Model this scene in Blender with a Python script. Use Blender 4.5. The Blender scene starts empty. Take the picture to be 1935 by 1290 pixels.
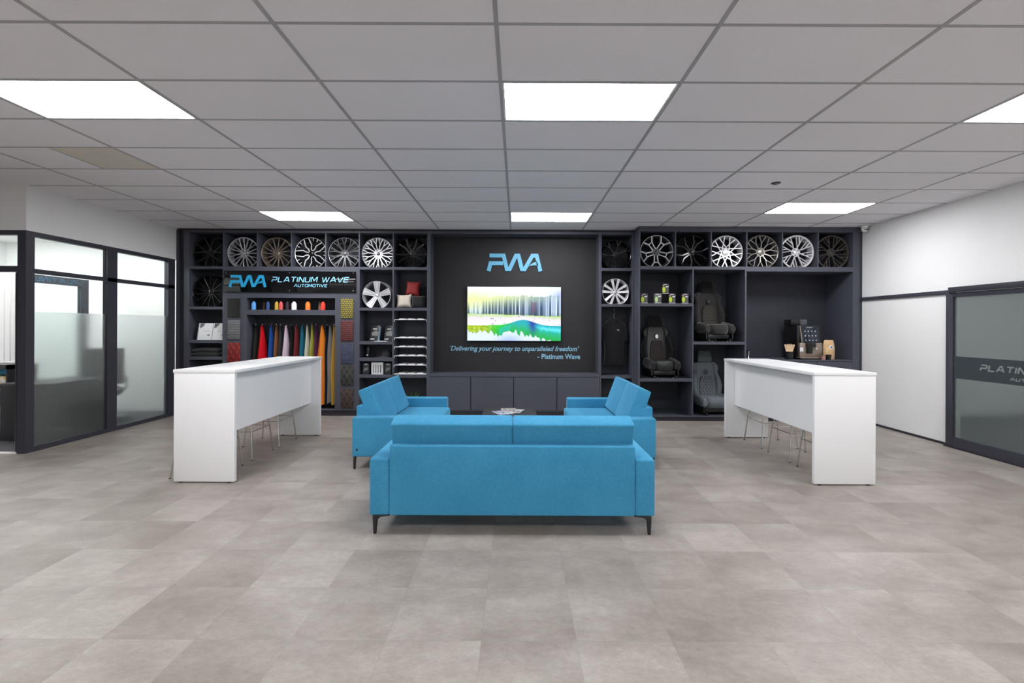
import bpy, bmesh, math, random
from math import pi, sin, cos, radians
from mathutils import Vector, Matrix
random.seed(7)
S = bpy.context.scene
COL = S.collection

# ------------------------------------------------------------------ camera, world, exposure
F, RO, VPX, VPY, HC = 895.2, 0.0045, 977.9, 617.05, 1.505     # focal length in pixels, roll, vanishing point, eye height
cam_d = bpy.data.cameras.new('camera')
cam_d.sensor_width = 36.0
cam_d.lens = F / 1935 * 36
cam_d.shift_x = -(VPX - 967.5) / 1935
cam_d.shift_y = (VPY - 645.0) / 1935
cam_d.clip_start = 0.05
cam = bpy.data.objects.new('camera', cam_d)
cam.location = (0, 0, HC)
cam.rotation_euler = (pi / 2, -RO, 0)
COL.objects.link(cam)
S.camera = cam
S.view_settings.view_transform = 'Standard'
S.view_settings.look = 'None'
S.view_settings.gamma = 1
S.view_settings.exposure = 1.02
S.cycles.use_denoising = True
S.cycles.max_bounces = 10
S.cycles.diffuse_bounces = 5
S.cycles.glossy_bounces = 4
S.cycles.transmission_bounces = 8
S.cycles.transparent_max_bounces = 8
S.cycles.caustics_reflective = False
S.cycles.caustics_refractive = False
S.cycles.sample_clamp_indirect = 6
PANEL = 13.2        # radiance of the ceiling light panels
DAY = 0.7          # daylight through the shop windows behind the camera
world = bpy.data.worlds.new('world')
S.world = world
world.use_nodes = True
world.node_tree.nodes['Background'].inputs[0].default_value = (1.0, 0.985, 0.97, 1)
world.node_tree.nodes['Background'].inputs[1].default_value = DAY

# ------------------------------------------------------------------ room measures (metres)
H = 3.132              # ceiling
XW0, XW1 = -5.72, 5.56 # side walls
YR = -5.0              # wall behind the camera
PF, PR, BK = 7.93, 7.62, 8.32   # front planes of the shelving, its back
YC = 5.51              # front corner of the glazed office

def at(px, py, Y):
    """photo pixel -> world X, Z on the plane at depth Y"""
    a, b = px - VPX, py - VPY
    u = a * cos(RO) + b * sin(RO); w = -a * sin(RO) + b * cos(RO)
    return u / F * Y, HC - w / F * Y
def PX(px, Y, py=600): return at(px, py, Y)[0]
def PZ(py, Y, px=600): return at(px, py, Y)[1]

# ------------------------------------------------------------------ materials
def mat(name, col, rough=0.5, metal=0.0, spec=0.5, coat=0.0, emit=None, estr=0, alpha=1, sheen=0):
    m = bpy.data.materials.new(name); m.use_nodes = True
    b = m.node_tree.nodes['Principled BSDF']
    b.inputs['Base Color'].default_value = (*col, 1)
    b.inputs['Roughness'].default_value = rough
    b.inputs['Metallic'].default_value = metal
    b.inputs['Specular IOR Level'].default_value = spec
    b.inputs['Coat Weight'].default_value = coat
    b.inputs['Coat Roughness'].default_value = 0.05
    b.inputs['Sheen Weight'].default_value = sheen
    if emit:
        b.inputs['Emission Color'].default_value = (*emit, 1)
        b.inputs['Emission Strength'].default_value = estr
    return m
class NT:
    def __init__(s, m): s.m = m; s.t = m.node_tree; s.b = s.t.nodes['Principled BSDF']
    def n(s, typ, **k):
        x = s.t.nodes.new(typ)
        for a, v in k.items():
            if a in ('op',): x.operation = v
            else: setattr(x, a, v)
        return x
    def l(s, a, b): s.t.links.new(a, b)
    def math(s, op, a, b=None):
        x = s.t.nodes.new('ShaderNodeMath'); x.operation = op
        for i, v in enumerate((a, b)):
            if v is None: continue
            if isinstance(v, (int, float)): x.inputs[i].default_value = v
            else: s.l(v, x.inputs[i])
        return x.outputs[0]
    def ramp(s, fac, stops):
        r = s.t.nodes.new('ShaderNodeValToRGB'); e = r.color_ramp.elements
        while len(e) < len(stops): e.new(0.5)
        for q, (p, c) in zip(e, stops): q.position = p; q.color = (*c, 1)
        s.l(fac, r.inputs[0]); return r.outputs[0]
    def mix(s, fac, a, b, mode='MIX'):
        x = s.t.nodes.new('ShaderNodeMix'); x.data_type = 'RGBA'; x.blend_type = mode
        for i, v in ((0, fac), (6, a), (7, b)):
            if isinstance(v, (int, float)): x.inputs[i].default_value = v
            elif isinstance(v, tuple): x.inputs[i].default_value = (*v, 1)
            else: s.l(v, x.inputs[i])
        return x.outputs[2]
    def noise(s, vec, scale, detail=4, rough=0.6):
        x = s.t.nodes.new('ShaderNodeTexNoise'); x.inputs['Scale'].default_value = scale
        x.inputs['Detail'].default_value = detail; x.inputs['Roughness'].default_value = rough
        if vec is not None: s.l(vec, x.inputs['Vector'])
        return x.outputs['Fac']
    def obj(s):
        return s.t.nodes.new('ShaderNodeTexCoord').outputs['Object']
    def bump(s, h, strength=0.3, dist=0.002):
        x = s.t.nodes.new('ShaderNodeBump'); x.inputs['Strength'].default_value = strength
        x.inputs['Distance'].default_value = dist
        s.l(h, x.inputs['Height']); s.l(x.outputs[0], s.b.inputs['Normal'])

def fabric(name, c0, c1, scale=60, bump=0.35, rough=0.95, sheen=0.3, blotch=3.0):
    m = mat(name, c0, rough, spec=0.2, sheen=sheen); t = NT(m); o = t.obj()
    f = t.noise(o, scale, 3); g = t.noise(o, blotch, 3)
    k = t.mix(0.5, f, g)
    t.l(t.ramp(k, [(0.32, c0), (0.68, c1)]), t.b.inputs['Base Color'])
    t.bump(t.noise(o, 420, 2), bump, 0.001)
    return m

M = {}
def floor_mat():
    m = mat('vinyl_stone_floor', (.4, .38, .36), .42, spec=0.45); t = NT(m)
    p = t.n('ShaderNodeNewGeometry').outputs['Position']
    sx = t.n('ShaderNodeSeparateXYZ'); t.l(p, sx.inputs[0])
    u = t.math('DIVIDE', t.math('ADD', sx.outputs[0], -0.29 + 45.7), .457)
    v = t.math('DIVIDE', t.math('ADD', sx.outputs[1], -2.27 + 45.7), .457)
    cb = t.n('ShaderNodeCombineXYZ'); t.l(t.math('FLOOR', u), cb.inputs[0]); t.l(t.math('FLOOR', v), cb.inputs[1])
    wn = t.n('ShaderNodeTexWhiteNoise', noise_dimensions='3D'); t.l(cb.outputs[0], wn.inputs['Vector'])
    # each tile samples a cloud texture of its own
    sh = t.n('ShaderNodeVectorMath', operation='MULTIPLY_ADD')
    t.l(wn.outputs['Color'], sh.inputs[0]); sh.inputs[1].default_value = (9, 9, 9); t.l(p, sh.inputs[2])
    st = t.n('ShaderNodeMapping'); t.l(sh.outputs[0], st.inputs[0]); st.inputs['Scale'].default_value = (1.0, 1.5, 1)
    big = t.noise(st.outputs[0], 2.2, 6, .62); fine = t.noise(st.outputs[0], 22, 6, .7); fine2 = t.noise(st.outputs[0], 90, 3, .7)
    k = t.math('ADD', t.math('MULTIPLY', wn.outputs['Value'], .11), t.math('MULTIPLY', big, .50))
    k = t.math('ADD', k, t.math('MULTIPLY', fine, .30)); k = t.math('ADD', k, t.math('MULTIPLY', fine2, .14))
    c = t.ramp(k, [(.33, (.180, .150, .130)), (.46, (.250, .216, .192)), (.56, (.312, .276, .248)), (.72, (.43, .393, .355))])
    # seams
    def edge(q):
        fr = t.math('FRACT', q); d = t.math('MINIMUM', fr, t.math('SUBTRACT', 1.0, fr)); return d
    d = t.math('MINIMUM', edge(u), edge(v))
    sm = t.math('LESS_THAN', d, .0035)
    c = t.mix(t.math('MULTIPLY', sm, .35), c, (.20, .185, .17))
    t.l(c, t.b.inputs['Base Color'])
    t.l(t.ramp(fine, [(.3, (.34,) * 3), (.7, (.5,) * 3)]), t.b.inputs['Roughness'])
    t.bump(t.math('SUBTRACT', fine, t.math('MULTIPLY', sm, .6)), .12, .002)
    return m
def ceiling_mat():
    m = mat('mineral_ceiling_tile', (.62, .605, .625), .95, spec=0.1); t = NT(m); o = t.n('ShaderNodeNewGeometry').outputs['Position']
    a = t.noise(o, 170, 2); b = t.noise(o, .9, 3)
    t.l(t.mix(.5, t.ramp(a, [(.3, (.82, .80, .825)), (.6, (.90, .885, .905))]), t.ramp(b, [(.3, (.85, .82, .84)), (.7, (.87, .865, .90))])), t.b.inputs['Base Color'])
    t.bump(a, .25, .002)
    return m
def paint(name, c, rough=.55, amt=.03, sc=2.0):
    m = mat(name, c, rough, spec=.35); t = NT(m); o = t.n('ShaderNodeNewGeometry').outputs['Position']
    n = t.noise(o, sc, 4)
    lo = tuple(max(0, q * (1 - amt)) for q in c); hi = tuple(min(1, q * (1 + amt)) for q in c)
    t.l(t.ramp(n, [(.3, lo), (.7, hi)]), t.b.inputs['Base Color'])
    t.bump(t.noise(o, 260, 2), .05, .001)
    return m
def carpet_mat():
    m = mat('grey_carpet', (.09, .09, .1), 1, spec=.1); t = NT(m); o = t.n('ShaderNodeNewGeometry').outputs['Position']
    n = t.noise(o, 120, 3)
    t.l(t.ramp(n, [(.3, (.05, .05, .055)), (.7, (.14, .14, .15))]), t.b.inputs['Base Color']); t.bump(n, .5, .004)
    return m
def clear_glass():
    m = bpy.data.materials.new('clear_glass'); m.use_nodes = True; nt = m.node_tree; nt.nodes.clear()
    o = nt.nodes.new('ShaderNodeOutputMaterial'); mx = nt.nodes.new('ShaderNodeMixShader')
    tr = nt.nodes.new('ShaderNodeBsdfTransparent'); tr.inputs[0].default_value = (.93, .965, .95, 1)
    gl = nt.nodes.new('ShaderNodeBsdfGlossy'); gl.inputs['Roughness'].default_value = .01
    fr = nt.nodes.new('ShaderNodeFresnel'); fr.inputs[0].default_value = 1.35
    ge = nt.nodes.new('ShaderNodeNewGeometry'); sb = nt.nodes.new('ShaderNodeMath'); sb.operation = 'SUBTRACT'; sb.inputs[0].default_value = 1
    ml = nt.nodes.new('ShaderNodeMath'); ml.operation = 'MULTIPLY'
    nt.links.new(ge.outputs['Backfacing'], sb.inputs[1]); nt.links.new(sb.outputs[0], ml.inputs[0]); nt.links.new(fr.outputs[0], ml.inputs[1])
    nt.links.new(ml.outputs[0], mx.inputs[0]); nt.links.new(tr.outputs[0], mx.inputs[1]); nt.links.new(gl.outputs[0], mx.inputs[2])
    nt.links.new(mx.outputs[0], o.inputs[0]); return m
def frosted(name, tint, rough=.28, trans=.35, tl=(.5, .55, .54)):
    """sandblasted film: part blurred see-through, part white scatter, thin reflection"""
    m = bpy.data.materials.new(name); m.use_nodes = True; nt = m.node_tree; nt.nodes.clear()
    o = nt.nodes.new('ShaderNodeOutputMaterial')
    rf = nt.nodes.new('ShaderNodeBsdfRefraction'); rf.inputs['Color'].default_value = (*tint, 1)
    rf.inputs['Roughness'].default_value = rough; rf.inputs['IOR'].default_value = 1.04
    tn = nt.nodes.new('ShaderNodeBsdfTranslucent'); tn.inputs[0].default_value = (*tl, 1)
    df = nt.nodes.new('ShaderNodeBsdfDiffuse'); df.inputs[0].default_value = (tl[0] * .62, tl[1] * .62, tl[2] * .62, 1)
    gl = nt.nodes.new('ShaderNodeBsdfGlossy'); gl.inputs['Roughness'].default_value = .04
    m1 = nt.nodes.new('ShaderNodeMixShader'); m1.inputs[0].default_value = .45
    m2 = nt.nodes.new('ShaderNodeMixShader'); m2.inputs[0].default_value = trans
    m3 = nt.nodes.new('ShaderNodeMixShader'); fr = nt.nodes.new('ShaderNodeFresnel'); fr.inputs[0].default_value = 1.3
    L = nt.links.new
    L(tn.outputs[0], m1.inputs[1]); L(df.outputs[0], m1.inputs[2])
    L(m1.outputs[0], m2.inputs[1]); L(rf.outputs[0], m2.inputs[2])
    ge = nt.nodes.new('ShaderNodeNewGeometry'); sb = nt.nodes.new('ShaderNodeMath'); sb.operation = 'SUBTRACT'; sb.inputs[0].default_value = 1
    ml = nt.nodes.new('ShaderNodeMath'); ml.operation = 'MULTIPLY'
    L(ge.outputs['Backfacing'], sb.inputs[1]); L(sb.outputs[0], ml.inputs[0]); L(fr.outputs[0], ml.inputs[1])
    L(ml.outputs[0], m3.inputs[0]); L(m2.outputs[0], m3.inputs[1]); L(gl.outputs[0], m3.inputs[2])
    L(m3.outputs[0], o.inputs[0]); return m
def quilt_mat(name, c0, c1, kind, sc):
    m = mat(name, c0, .6, spec=.4); t = NT(m); o = t.obj(); s = t.n('ShaderNodeSeparateXYZ'); t.l(o, s.inputs[0])
    x, z = s.outputs[0], s.outputs[2]
    def tri(q):
        fr = t.math('FRACT', q); return t.math('ABSOLUTE', t.math('SUBTRACT', fr, .5))   # 0 mid .. .5 edge
    if kind == 'stripe':
        h = t.math('MULTIPLY', tri(t.math('MULTIPLY', z, sc)), 2.0)
    elif kind == 'diamond':
        a = tri(t.math('MULTIPLY', t.math('ADD', x, t.math('MULTIPLY', z, .62)), sc)); b = tri(t.math('MULTIPLY', t.math('SUBTRACT', x, t.math('MULTIPLY', z, .62)), sc))
        h = t.math('MULTIPLY', t.math('MAXIMUM', a, b), 2.0)
    else:
        row = t.math('MULTIPLY', z, sc); off = t.math('MULTIPLY', t.math('MODULO', t.math('FLOOR', t.math('ADD', row, 200)), 2.0), .5)
        a = tri(t.math('ADD', t.math('MULTIPLY', x, sc * .8), off)); b = tri(row)
        h = t.math('MULTIPLY', t.math('MAXIMUM', a, b), 2.0)
    g = t.math('POWER', h, 2.2)
    t.l(t.mix(t.math('MINIMUM', g, 1.0), c0, c1), t.b.inputs['Base Color'])
    t.bump(t.math('MULTIPLY', g, -1.0), .9, .006)
    return m

M['floor'] = floor_mat(); M['ceil'] = ceiling_mat()
M['stain'] = paint('beige_ceiling_tile', (.70, .66, .58), .9)
M['bar'] = mat('ceiling_grid_bar', (.40, .40, .41), .5)
M['wall'] = paint('white_wall_paint', (.80, .80, .80), .6, .01)
M['trimd'] = paint('charcoal_aluminium', (.043, .044, .058), .42, .05)
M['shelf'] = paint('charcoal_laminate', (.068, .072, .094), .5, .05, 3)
M['shelf_shaded'] = paint('charcoal_laminate_shaded', (.032, .034, .046), .55, .05, 3)  # same laminate in a darker tone, painting the shade inside the shelves
M['black'] = paint('matt_black_wall', (.020, .019, .021), .6, .12, 1.5)
M['plinth'] = paint('dark_plinth', (.030, .028, .036), .5, .05)
M['counter'] = paint('white_laminate', (.83, .83, .84), .35, .01)
M['panelglow'] = mat('light_panel_diffuser', (.9, .9, .9), .5, emit=(.975, .98, 1.0), estr=PANEL)
M['office_fill'] = mat('office_fill_panel', (.9, .9, .9), .5, emit=(1, .99, .98), estr=11)
M['workshop_fill'] = mat('workshop_fill_panel', (.9, .9, .9), .5, emit=(1, .99, .98), estr=12)
M['lightframe'] = mat('light_panel_frame', (.8, .8, .8), .4)
M['glass'] = clear_glass()
M['frost'] = frosted('frosted_office_glass', (.92, .96, .955), .48, .80, (.66, .70, .695))
M['frostdoor'] = frosted('frosted_door_glass', (.88, .925, .92), .46, .70, (.50, .56, .555))
M['band'] = mat('dark_glass_band', (.05, .062, .070), .25)
M['bandtext'] = mat('grey_glass_lettering', (.24, .26, .27), .4)
M['blue'] = fabric('blue_sofa_fabric', (.032, .210, .385), (.058, .295, .495), 50, .4, .9, .45)
M['blue'].node_tree.nodes['Principled BSDF'].inputs['Sheen Tint'].default_value = (.25, .70, 1, 1)
M['chrome'] = mat('brushed_chrome', (.62, .58, .54), .22, 1)
M['blackmetal'] = mat('black_metal', (.010, .010, .012), .35)
M['blackplastic'] = mat('black_plastic', (.008, .008, .009), .28)
M['gloss'] = mat('gloss_black_acrylic', (.003, .003, .004), .02, spec=.35)
M['cyan'] = mat('cyan_blue_lettering', (.015, .36, .66), .4)
M['palecyan'] = mat('pale_blue_lettering', (.25, .62, .85), .4)
M['lblue'] = mat('light_blue_lettering', (.13, .44, .66), .4)
M['tblue'] = mat('pale_blue_wall_text', (.26, .52, .68), .5)
M['tabletop'] = paint('dark_table_laminate', (.035, .033, .038), .45, .05)
M['whiteplastic'] = mat('white_plastic', (.78, .78, .78), .35)
M['lens'] = mat('black_lens', (.004, .004, .004), .08)
M['paper'] = mat('white_paper', (.78, .78, .80), .5)
M['greyprint'] = mat('grey_print', (.12, .12, .13), .5)
M['darkbox'] = mat('dark_box_card', (.03, .03, .034), .4)
M['lime'] = mat('lime_print', (.55, .70, .04), .45)
M['redfab'] = fabric('red_cushion_leather', (.22, .018, .018), (.30, .03, .026), 30, .1, .5, .1)
M['beigefab'] = fabric('beige_cushion_leather', (.56, .49, .41), (.66, .59, .50), 30, .1, .55, .1)
M['blackfab'] = fabric('black_cushion_fabric', (.012, .012, .013), (.022, .022, .023), 40, .3, .85)
M['blackcotton'] = fabric('black_cotton', (.005, .005, .006), (.010, .010, .012), 40, .3, .95)
M['steel'] = mat('polished_steel', (.7, .7, .7), .15, 1)
M['kraft'] = paint('kraft_paper', (.62, .42, .22), .6, .2, 30)
M['wood'] = paint('pale_wood', (.70, .50, .32), .6, .15, 40)
M['champagne'] = mat('champagne_metal', (.36, .29, .24), .38, .7)
M['leaf'] = mat('green_leaf', (.05, .16, .03), .5)
M['leaf2'] = mat('yellow_green_leaf', (.34, .42, .12), .5)
M['pot'] = mat('dark_ceramic_pot', (.03, .03, .03), .3)
M['carpet'] = carpet_mat()
M['chip'] = mat('pale_grey_sample_chip', (.62, .62, .64), .4)
M['tray'] = mat('white_acrylic_shelf', (.86, .86, .88), .35)
# wheel finishes
M['w_black'] = mat('gloss_black_wheel', (.003, .003, .003), .16, spec=.4, coat=.15)
M['w_silver'] = mat('silver_wheel', (.62, .62, .65), .30, .55)
M['w_bright'] = mat('machined_bright_wheel', (.70, .70, .73), .25, .45)
M['w_steel'] = mat('grey_silver_wheel', (.50, .50, .54), .30, .7)
M['w_bronze'] = mat('dark_bronze_wheel', (.27, .22, .18), .32, .75)
M['w_dark'] = mat('dark_grey_wheel', (.10, .10, .105), .35, .7)
M['w_char'] = mat('charcoal_bronze_wheel', (.065, .058, .052), .38, .6)
M['w_champ'] = mat('champagne_grey_wheel', (.20, .19, .17), .32, .7)

# ------------------------------------------------------------------ mesh helpers
class MB:
    def __init__(s): s.v = []; s.f = []; s.sm = False
    def add(s, vs, fs):
        o = len(s.v); s.v += [tuple(v) for v in vs]; s.f += [tuple(i + o for i in f) for f in fs]; return s
    def box(s, x0, x1, y0, y1, z0, z1):
        x0, x1 = sorted((x0, x1)); y0, y1 = sorted((y0, y1)); z0, z1 = sorted((z0, z1))
        return s.add([(x0, y0, z0), (x1, y0, z0), (x1, y1, z0), (x0, y1, z0), (x0, y0, z1), (x1, y0, z1), (x1, y1, z1), (x0, y1, z1)],
                     [(0, 3, 2, 1), (4, 5, 6, 7), (0, 1, 5, 4), (1, 2, 6, 5), (2, 3, 7, 6), (3, 0, 4, 7)])
    def prism(s, pts, y0, y1):
        """outline in X,Z extruded along Y"""
        a = sum(pts[i][0] * pts[(i + 1) % len(pts)][1] - pts[(i + 1) % len(pts)][0] * pts[i][1] for i in range(len(pts)))
        if a < 0: pts = pts[::-1]
        n = len(pts)
        return s.add([(x, y0, z) for x, z in pts] + [(x, y1, z) for x, z in pts],
                     [tuple(range(n)), tuple(range(2 * n - 1, n - 1, -1))] + [(i + n, (i + 1) % n + n, (i + 1) % n, i)[::-1][::-1] for i in range(n)])
    def loft(s, secs, cap=True, closed=True):
        n = len(secs[0]); o = len(s.v)
        for q in secs: s.v += [tuple(p) for p in q]
        for j in range(len(secs) - 1):
            for i in range(n if closed else n - 1):
                k = (i + 1) % n
                s.f.append((o + j * n + i, o + j * n + k, o + (j + 1) * n + k, o + (j + 1) * n + i))
        if cap and closed:
            s.f.append(tuple(o + i for i in range(n))[::-1]); s.f.append(tuple(o + (len(secs) - 1) * n + i for i in range(n)))
        return s
    def tube(s, pts, r, n=10, taper=None):
        pts = [Vector(p) for p in pts]; secs = []
        for i, p in enumerate(pts):
            d = (pts[min(i + 1, len(pts) - 1)] - pts[max(i - 1, 0)]).normalized()
            up = Vector((0, 0, 1)) if abs(d.z) < .9 else Vector((1, 0, 0))
            a = d.cross(up).normalized(); b = a.cross(d).normalized()
            rr = r if taper is None else r + (taper - r) * i / (len(pts) - 1)
            secs.append([p + a * rr * cos(2 * pi * k / n) + b * rr * sin(2 * pi * k / n) for k in range(n)])
        return s.loft(secs)
    def lathe(s, prof, n=32, c=(0, 0, 0), axis='Z', cap=True):
        """profile of (radius, height) turned about an axis"""
        secs = []
        for r, h in prof:
            q = []
            for k in range(n):
                a = 2 * pi * k / n
                if axis == 'Z': q.append((c[0] + r * cos(a), c[1] + r * sin(a), c[2] + h))
                else: q.append((c[0] + r * cos(a), c[1] + h, c[2] - r * sin(a)))
            secs.append(q)
        return s.loft(secs, cap)
    def stroke(s, pts, w, y0, y1, yf=None, w1=None, closed=False):
        """thick polyline in X,Z, mitred, extruded from y0 to y1; yf(x,z) shifts y"""
        P = [Vector((p[0], p[1])) for p in pts]; n = len(P); L = []; Rr = []
        for i in range(n):
            ww = (w if w1 is None else w + (w1 - w) * i / (n - 1)) / 2
            pv = P[i] - P[i - 1] if (i > 0 or closed) else P[1] - P[0]
            nx = P[(i + 1) % n] - P[i] if (i < n - 1 or closed) else P[i] - P[i - 1]
            pv = pv.normalized(); nx = nx.normalized()
            a = Vector((-pv.y, pv.x)); b = Vector((-nx.y, nx.x)); m = (a + b)
            m = m.normalized() if m.length > 1e-4 else a
            k = min(1 / max(m.dot(a), .3), 2.6)
            L.append(P[i] + m * ww * k); Rr.append(P[i] - m * ww * k)
        f = yf or (lambda x, z: 0)
        o = len(s.v)
        for a, b in zip(L, Rr):
            s.v += [(a.x, y0 + f(a.x, a.y), a.y), (b.x, y0 + f(b.x, b.y), b.y), (b.x, y1 + f(b.x, b.y), b.y), (a.x, y1 + f(a.x, a.y), a.y)]
        for i in range(n if closed else n - 1):
            j = (i + 1) % n
            for k in range(4):
                s.f.append((o + i * 4 + k, o + i * 4 + (k + 1) % 4, o + j * 4 + (k + 1) % 4, o + j * 4 + k))
        if not closed:
            s.f.append((o, o + 1, o + 2, o + 3)); e = o + (n - 1) * 4; s.f.append((e + 3, e + 2, e + 1, e))
        return s
    def pillow(s, w, h, t, mtx, n=14, pinch=.07):
        for side in (1, -1):
            o = len(s.v)
            for i in range(n + 1):
                for j in range(n + 1):
                    u = -1 + 2 * i / n; v = -1 + 2 * j / n
                    x = u * w / 2 * (1 - pinch * (1 - v * v)); z = v * h / 2 * (1 - pinch * (1 - u * u))
                    y = side * t / 2 * (max(0, 1 - u ** 4) * max(0, 1 - v ** 4)) ** .55
                    s.v.append(tuple(mtx @ Vector((x, y, z))))
            for i in range(n):
                for j in range(n):
                    q = (o + i * (n + 1) + j, o + (i + 1) * (n + 1) + j, o + (i + 1) * (n + 1) + j + 1, o + i * (n + 1) + j + 1)
                    s.f.append(q if side < 0 else q[::-1])
        return s
    def build(s, name, m, parent=None, bevel=0, seg=2, smooth=False, loc=None, mats=None, sub=0):
        me = bpy.data.meshes.new(name); me.from_pydata(s.v, [], s.f)
        bm = bmesh.new(); bm.from_mesh(me)
        bmesh.ops.remove_doubles(bm, verts=bm.verts, dist=1e-5)
        bmesh.ops.recalc_face_normals(bm, faces=bm.faces)
        if bevel:
            ed = [e for e in bm.edges if len(e.link_faces) == 2 and e.calc_face_angle(0) > .5]
            bmesh.ops.bevel(bm, geom=ed, offset=bevel, segments=seg, profile=.5, affect='EDGES', clamp_overlap=True)
        bm.to_mesh(me); bm.free()
        if smooth or (bevel and seg > 1):
            me.polygons.foreach_set('use_smooth', [True] * len(me.polygons))
            try: me.set_sharp_from_angle(angle=radians(40))
            except Exception: pass
        me.materials.append(m)
        o = bpy.data.objects.new(name, me); COL.objects.link(o)
        if parent is not None: o.parent = parent
        if loc is not None: o.location = loc
        if sub:
            md = o.modifiers.new('sub', 'SUBSURF'); md.levels = sub; md.render_levels = sub
        return o
def tag(o, label=None, cat=None, group=None, kind=None):
    if label: o['label'] = label
    if cat: o['category'] = cat
    if group: o['group'] = group
    if kind: o['kind'] = kind
    return o
def thing(name, label, cat, loc=(0, 0, 0), rz=0, group=None):
    o = bpy.data.objects.new(name, None); COL.objects.link(o); o.empty_display_size = .1
    o.location = loc; o.rotation_euler = (0, 0, rz)
    return tag(o, label, cat, group)
def struct(name, mb, m, parent=None, bevel=0):
    o = mb.build(name, m, parent, bevel)
    if parent is None: o['kind'] = 'structure'
    return o
def copy_tree(o, parent=None):
    c = o.copy(); COL.objects.link(c); c.parent = parent
    for ch in [q for q in o.children]: copy_tree(ch, c)
    return c
def bxo(name, m, parent, x0, x1, y0, y1, z0, z1, bevel=0, seg=2):
    return MB().box(x0, x1, y0, y1, z0, z1).build(name, m, parent, bevel, seg)
def text_mesh(name, body, size, m, parent, loc, rot=(pi / 2, 0, 0), extrude=.002, shear=0, width=None, offset=0, align='LEFT', spacing=1):
    cu = bpy.data.curves.new(name, 'FONT'); cu.body = body; cu.size = size; cu.extrude = extrude; cu.shear = shear
    cu.align_x = align; cu.offset = offset; cu.space_character = spacing
    tmp = bpy.data.objects.new('tmp', cu); COL.objects.link(tmp)
    dg = bpy.context.evaluated_depsgraph_get(); me = bpy.data.meshes.new_from_object(tmp.evaluated_get(dg))
    bpy.data.objects.remove(tmp)
    xs = [v.co.x for v in me.vertices]
    if width:
        k = width / (max(xs) - min(xs))
        for v in me.vertices: v.co.x *= k
    me.materials.clear(); me.materials.append(m)
    o = bpy.data.objects.new(name, me); COL.objects.link(o); o.parent = parent; o.location = loc; o.rotation_euler = rot
    return o
GLY = {'P': (1.08, [[(0, 0), (0, .42), (.9, .42), (1.05, .56), (1.05, .86), (.9, 1), (0, 1)]]),
       'L': (.95, [[(0, 1), (0, 0), (.95, 0)]]), 'A': (1.25, [[(0, 0), (.52, 1), (.73, 1), (1.25, 0)], [(.25, .3), (1.0, .3)]]),
       'T': (1.1, [[(0, 1), (1.1, 1)], [(.55, 1), (.55, 0)]]), 'I': (.05, [[(0, 0), (0, 1)]]),
       'N': (1.05, [[(0, 0), (0, 1), (.1, 1), (.95, 0), (1.05, 0), (1.05, 1)]]),
       'U': (1.05, [[(0, 1), (0, .15), (.15, 0), (.9, 0), (1.05, .15), (1.05, 1)]]),
       'M': (1.3, [[(0, 0), (0, 1), (.12, 1), (.65, .25), (1.18, 1), (1.3, 1), (1.3, 0)]]),
       'W': (1.6, [[(0, 1), (.38, 0), (.48, 0), (.8, .95), (1.12, 0), (1.22, 0), (1.6, 1)]]),
       'V': (1.2, [[(0, 1), (.55, 0), (.65, 0), (1.2, 1)]]), 'E': (1, [[(1, 1), (0, 1), (0, 0), (1, 0)], [(0, .5), (.9, .5)]]),
       'O': (1.1, [[(.15, 0), (.95, 0), (1.1, .15), (1.1, .85), (.95, 1), (.15, 1), (0, .85), (0, .15), (.15, 0)]]), ' ': (.45, [])}
def glyphs(mb, txt, x0, z0, height, total, thick, y0, y1, shear=.22, gap=.38):
    w = sum(GLY[c][0] for c in txt) + gap * (len(txt) - 1)
    kx = total / w; sw = thick; hh = height - sw; x = 0
    for c in txt:
        gw, st = GLY[c]
        for pl in st:
            mb.stroke([(x0 + (x + p[0]) * kx + shear * p[1] * hh, z0 + sw / 2 + p[1] * hh) for p in pl], sw, y0, y1)
        x += gw + gap
    return mb
def logo(mb, x0, z0, w, h, y0, y1):
    """the three joined letters: drawn as two mitred strokes and a swoosh; source grid 500 x 155"""
    def q(x, z): return (x0 + (x - 525) / 500 * w, z0 + (392 - z) / 155 * h)
    t = 35 / 500 * w
    mb.stroke([q(549, 254), q(676, 254), q(706, 374), q(730, 374), q(788, 254), q(810, 254), q(842, 374), q(866, 374), q(936, 254), q(974, 254), q(1009, 392)], t, y0, y1)
    mb.stroke([q(541, 392), q(559, 322), q(672, 322)], t, y0, y1)
    mb.prism([q(905, 350), q(925, 328), q(950, 314), q(978, 308), q(990, 345), q(955, 338), q(925, 342)], y0, y1)
    return mb

# ------------------------------------------------------------------ the room
struct('floor', MB().box(XW0 - .1, XW1 + .1, YR, 8.6, -.08, 0), M['floor'])
# ceiling tiles with the places of the light panels left open
X0c, Y0c = -.121, 2.546
lights = []
for r, cols in ((1, (-3, 0, 3)), (7, (-3, 0)), (6, (3,)), (-5, (-3, 0, 3)), (-11, (-3, 0, 3))):
    for c in cols: lights.append((c, r))
cells = MB(); skip = set(lights); stain = (-4, 3)
for c in range(-5, 5):
    for r in range(-13, 10):
        x0 = X0c + 1.2 * c; x1 = x0 + 1.2; y0 = Y0c + .6 * r; y1 = y0 + .6
        if (c, r) in skip: continue
        if (c, r) == stain: x1 -= .6
        x0 = max(x0, XW0 - .1); x1 = min(x1, XW1 + .1); y0 = max(y0, YR)
        if x1 > x0 and y1 > y0: cells.box(x0, x1, y0, y1, H, H + .015)
struct('ceiling', cells, M['ceil'])
struct('ceiling_slab', MB().box(XW0 - .1, XW1 + .1, YR, 8.6, H + .12, H + .2), M['wall'])
xs = X0c + 1.2 * -4
t = struct('ceiling_tile', MB().box(xs + .6, xs + 1.2, Y0c + 1.8, Y0c + 2.4, H, H + .015), M['stain'])
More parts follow.
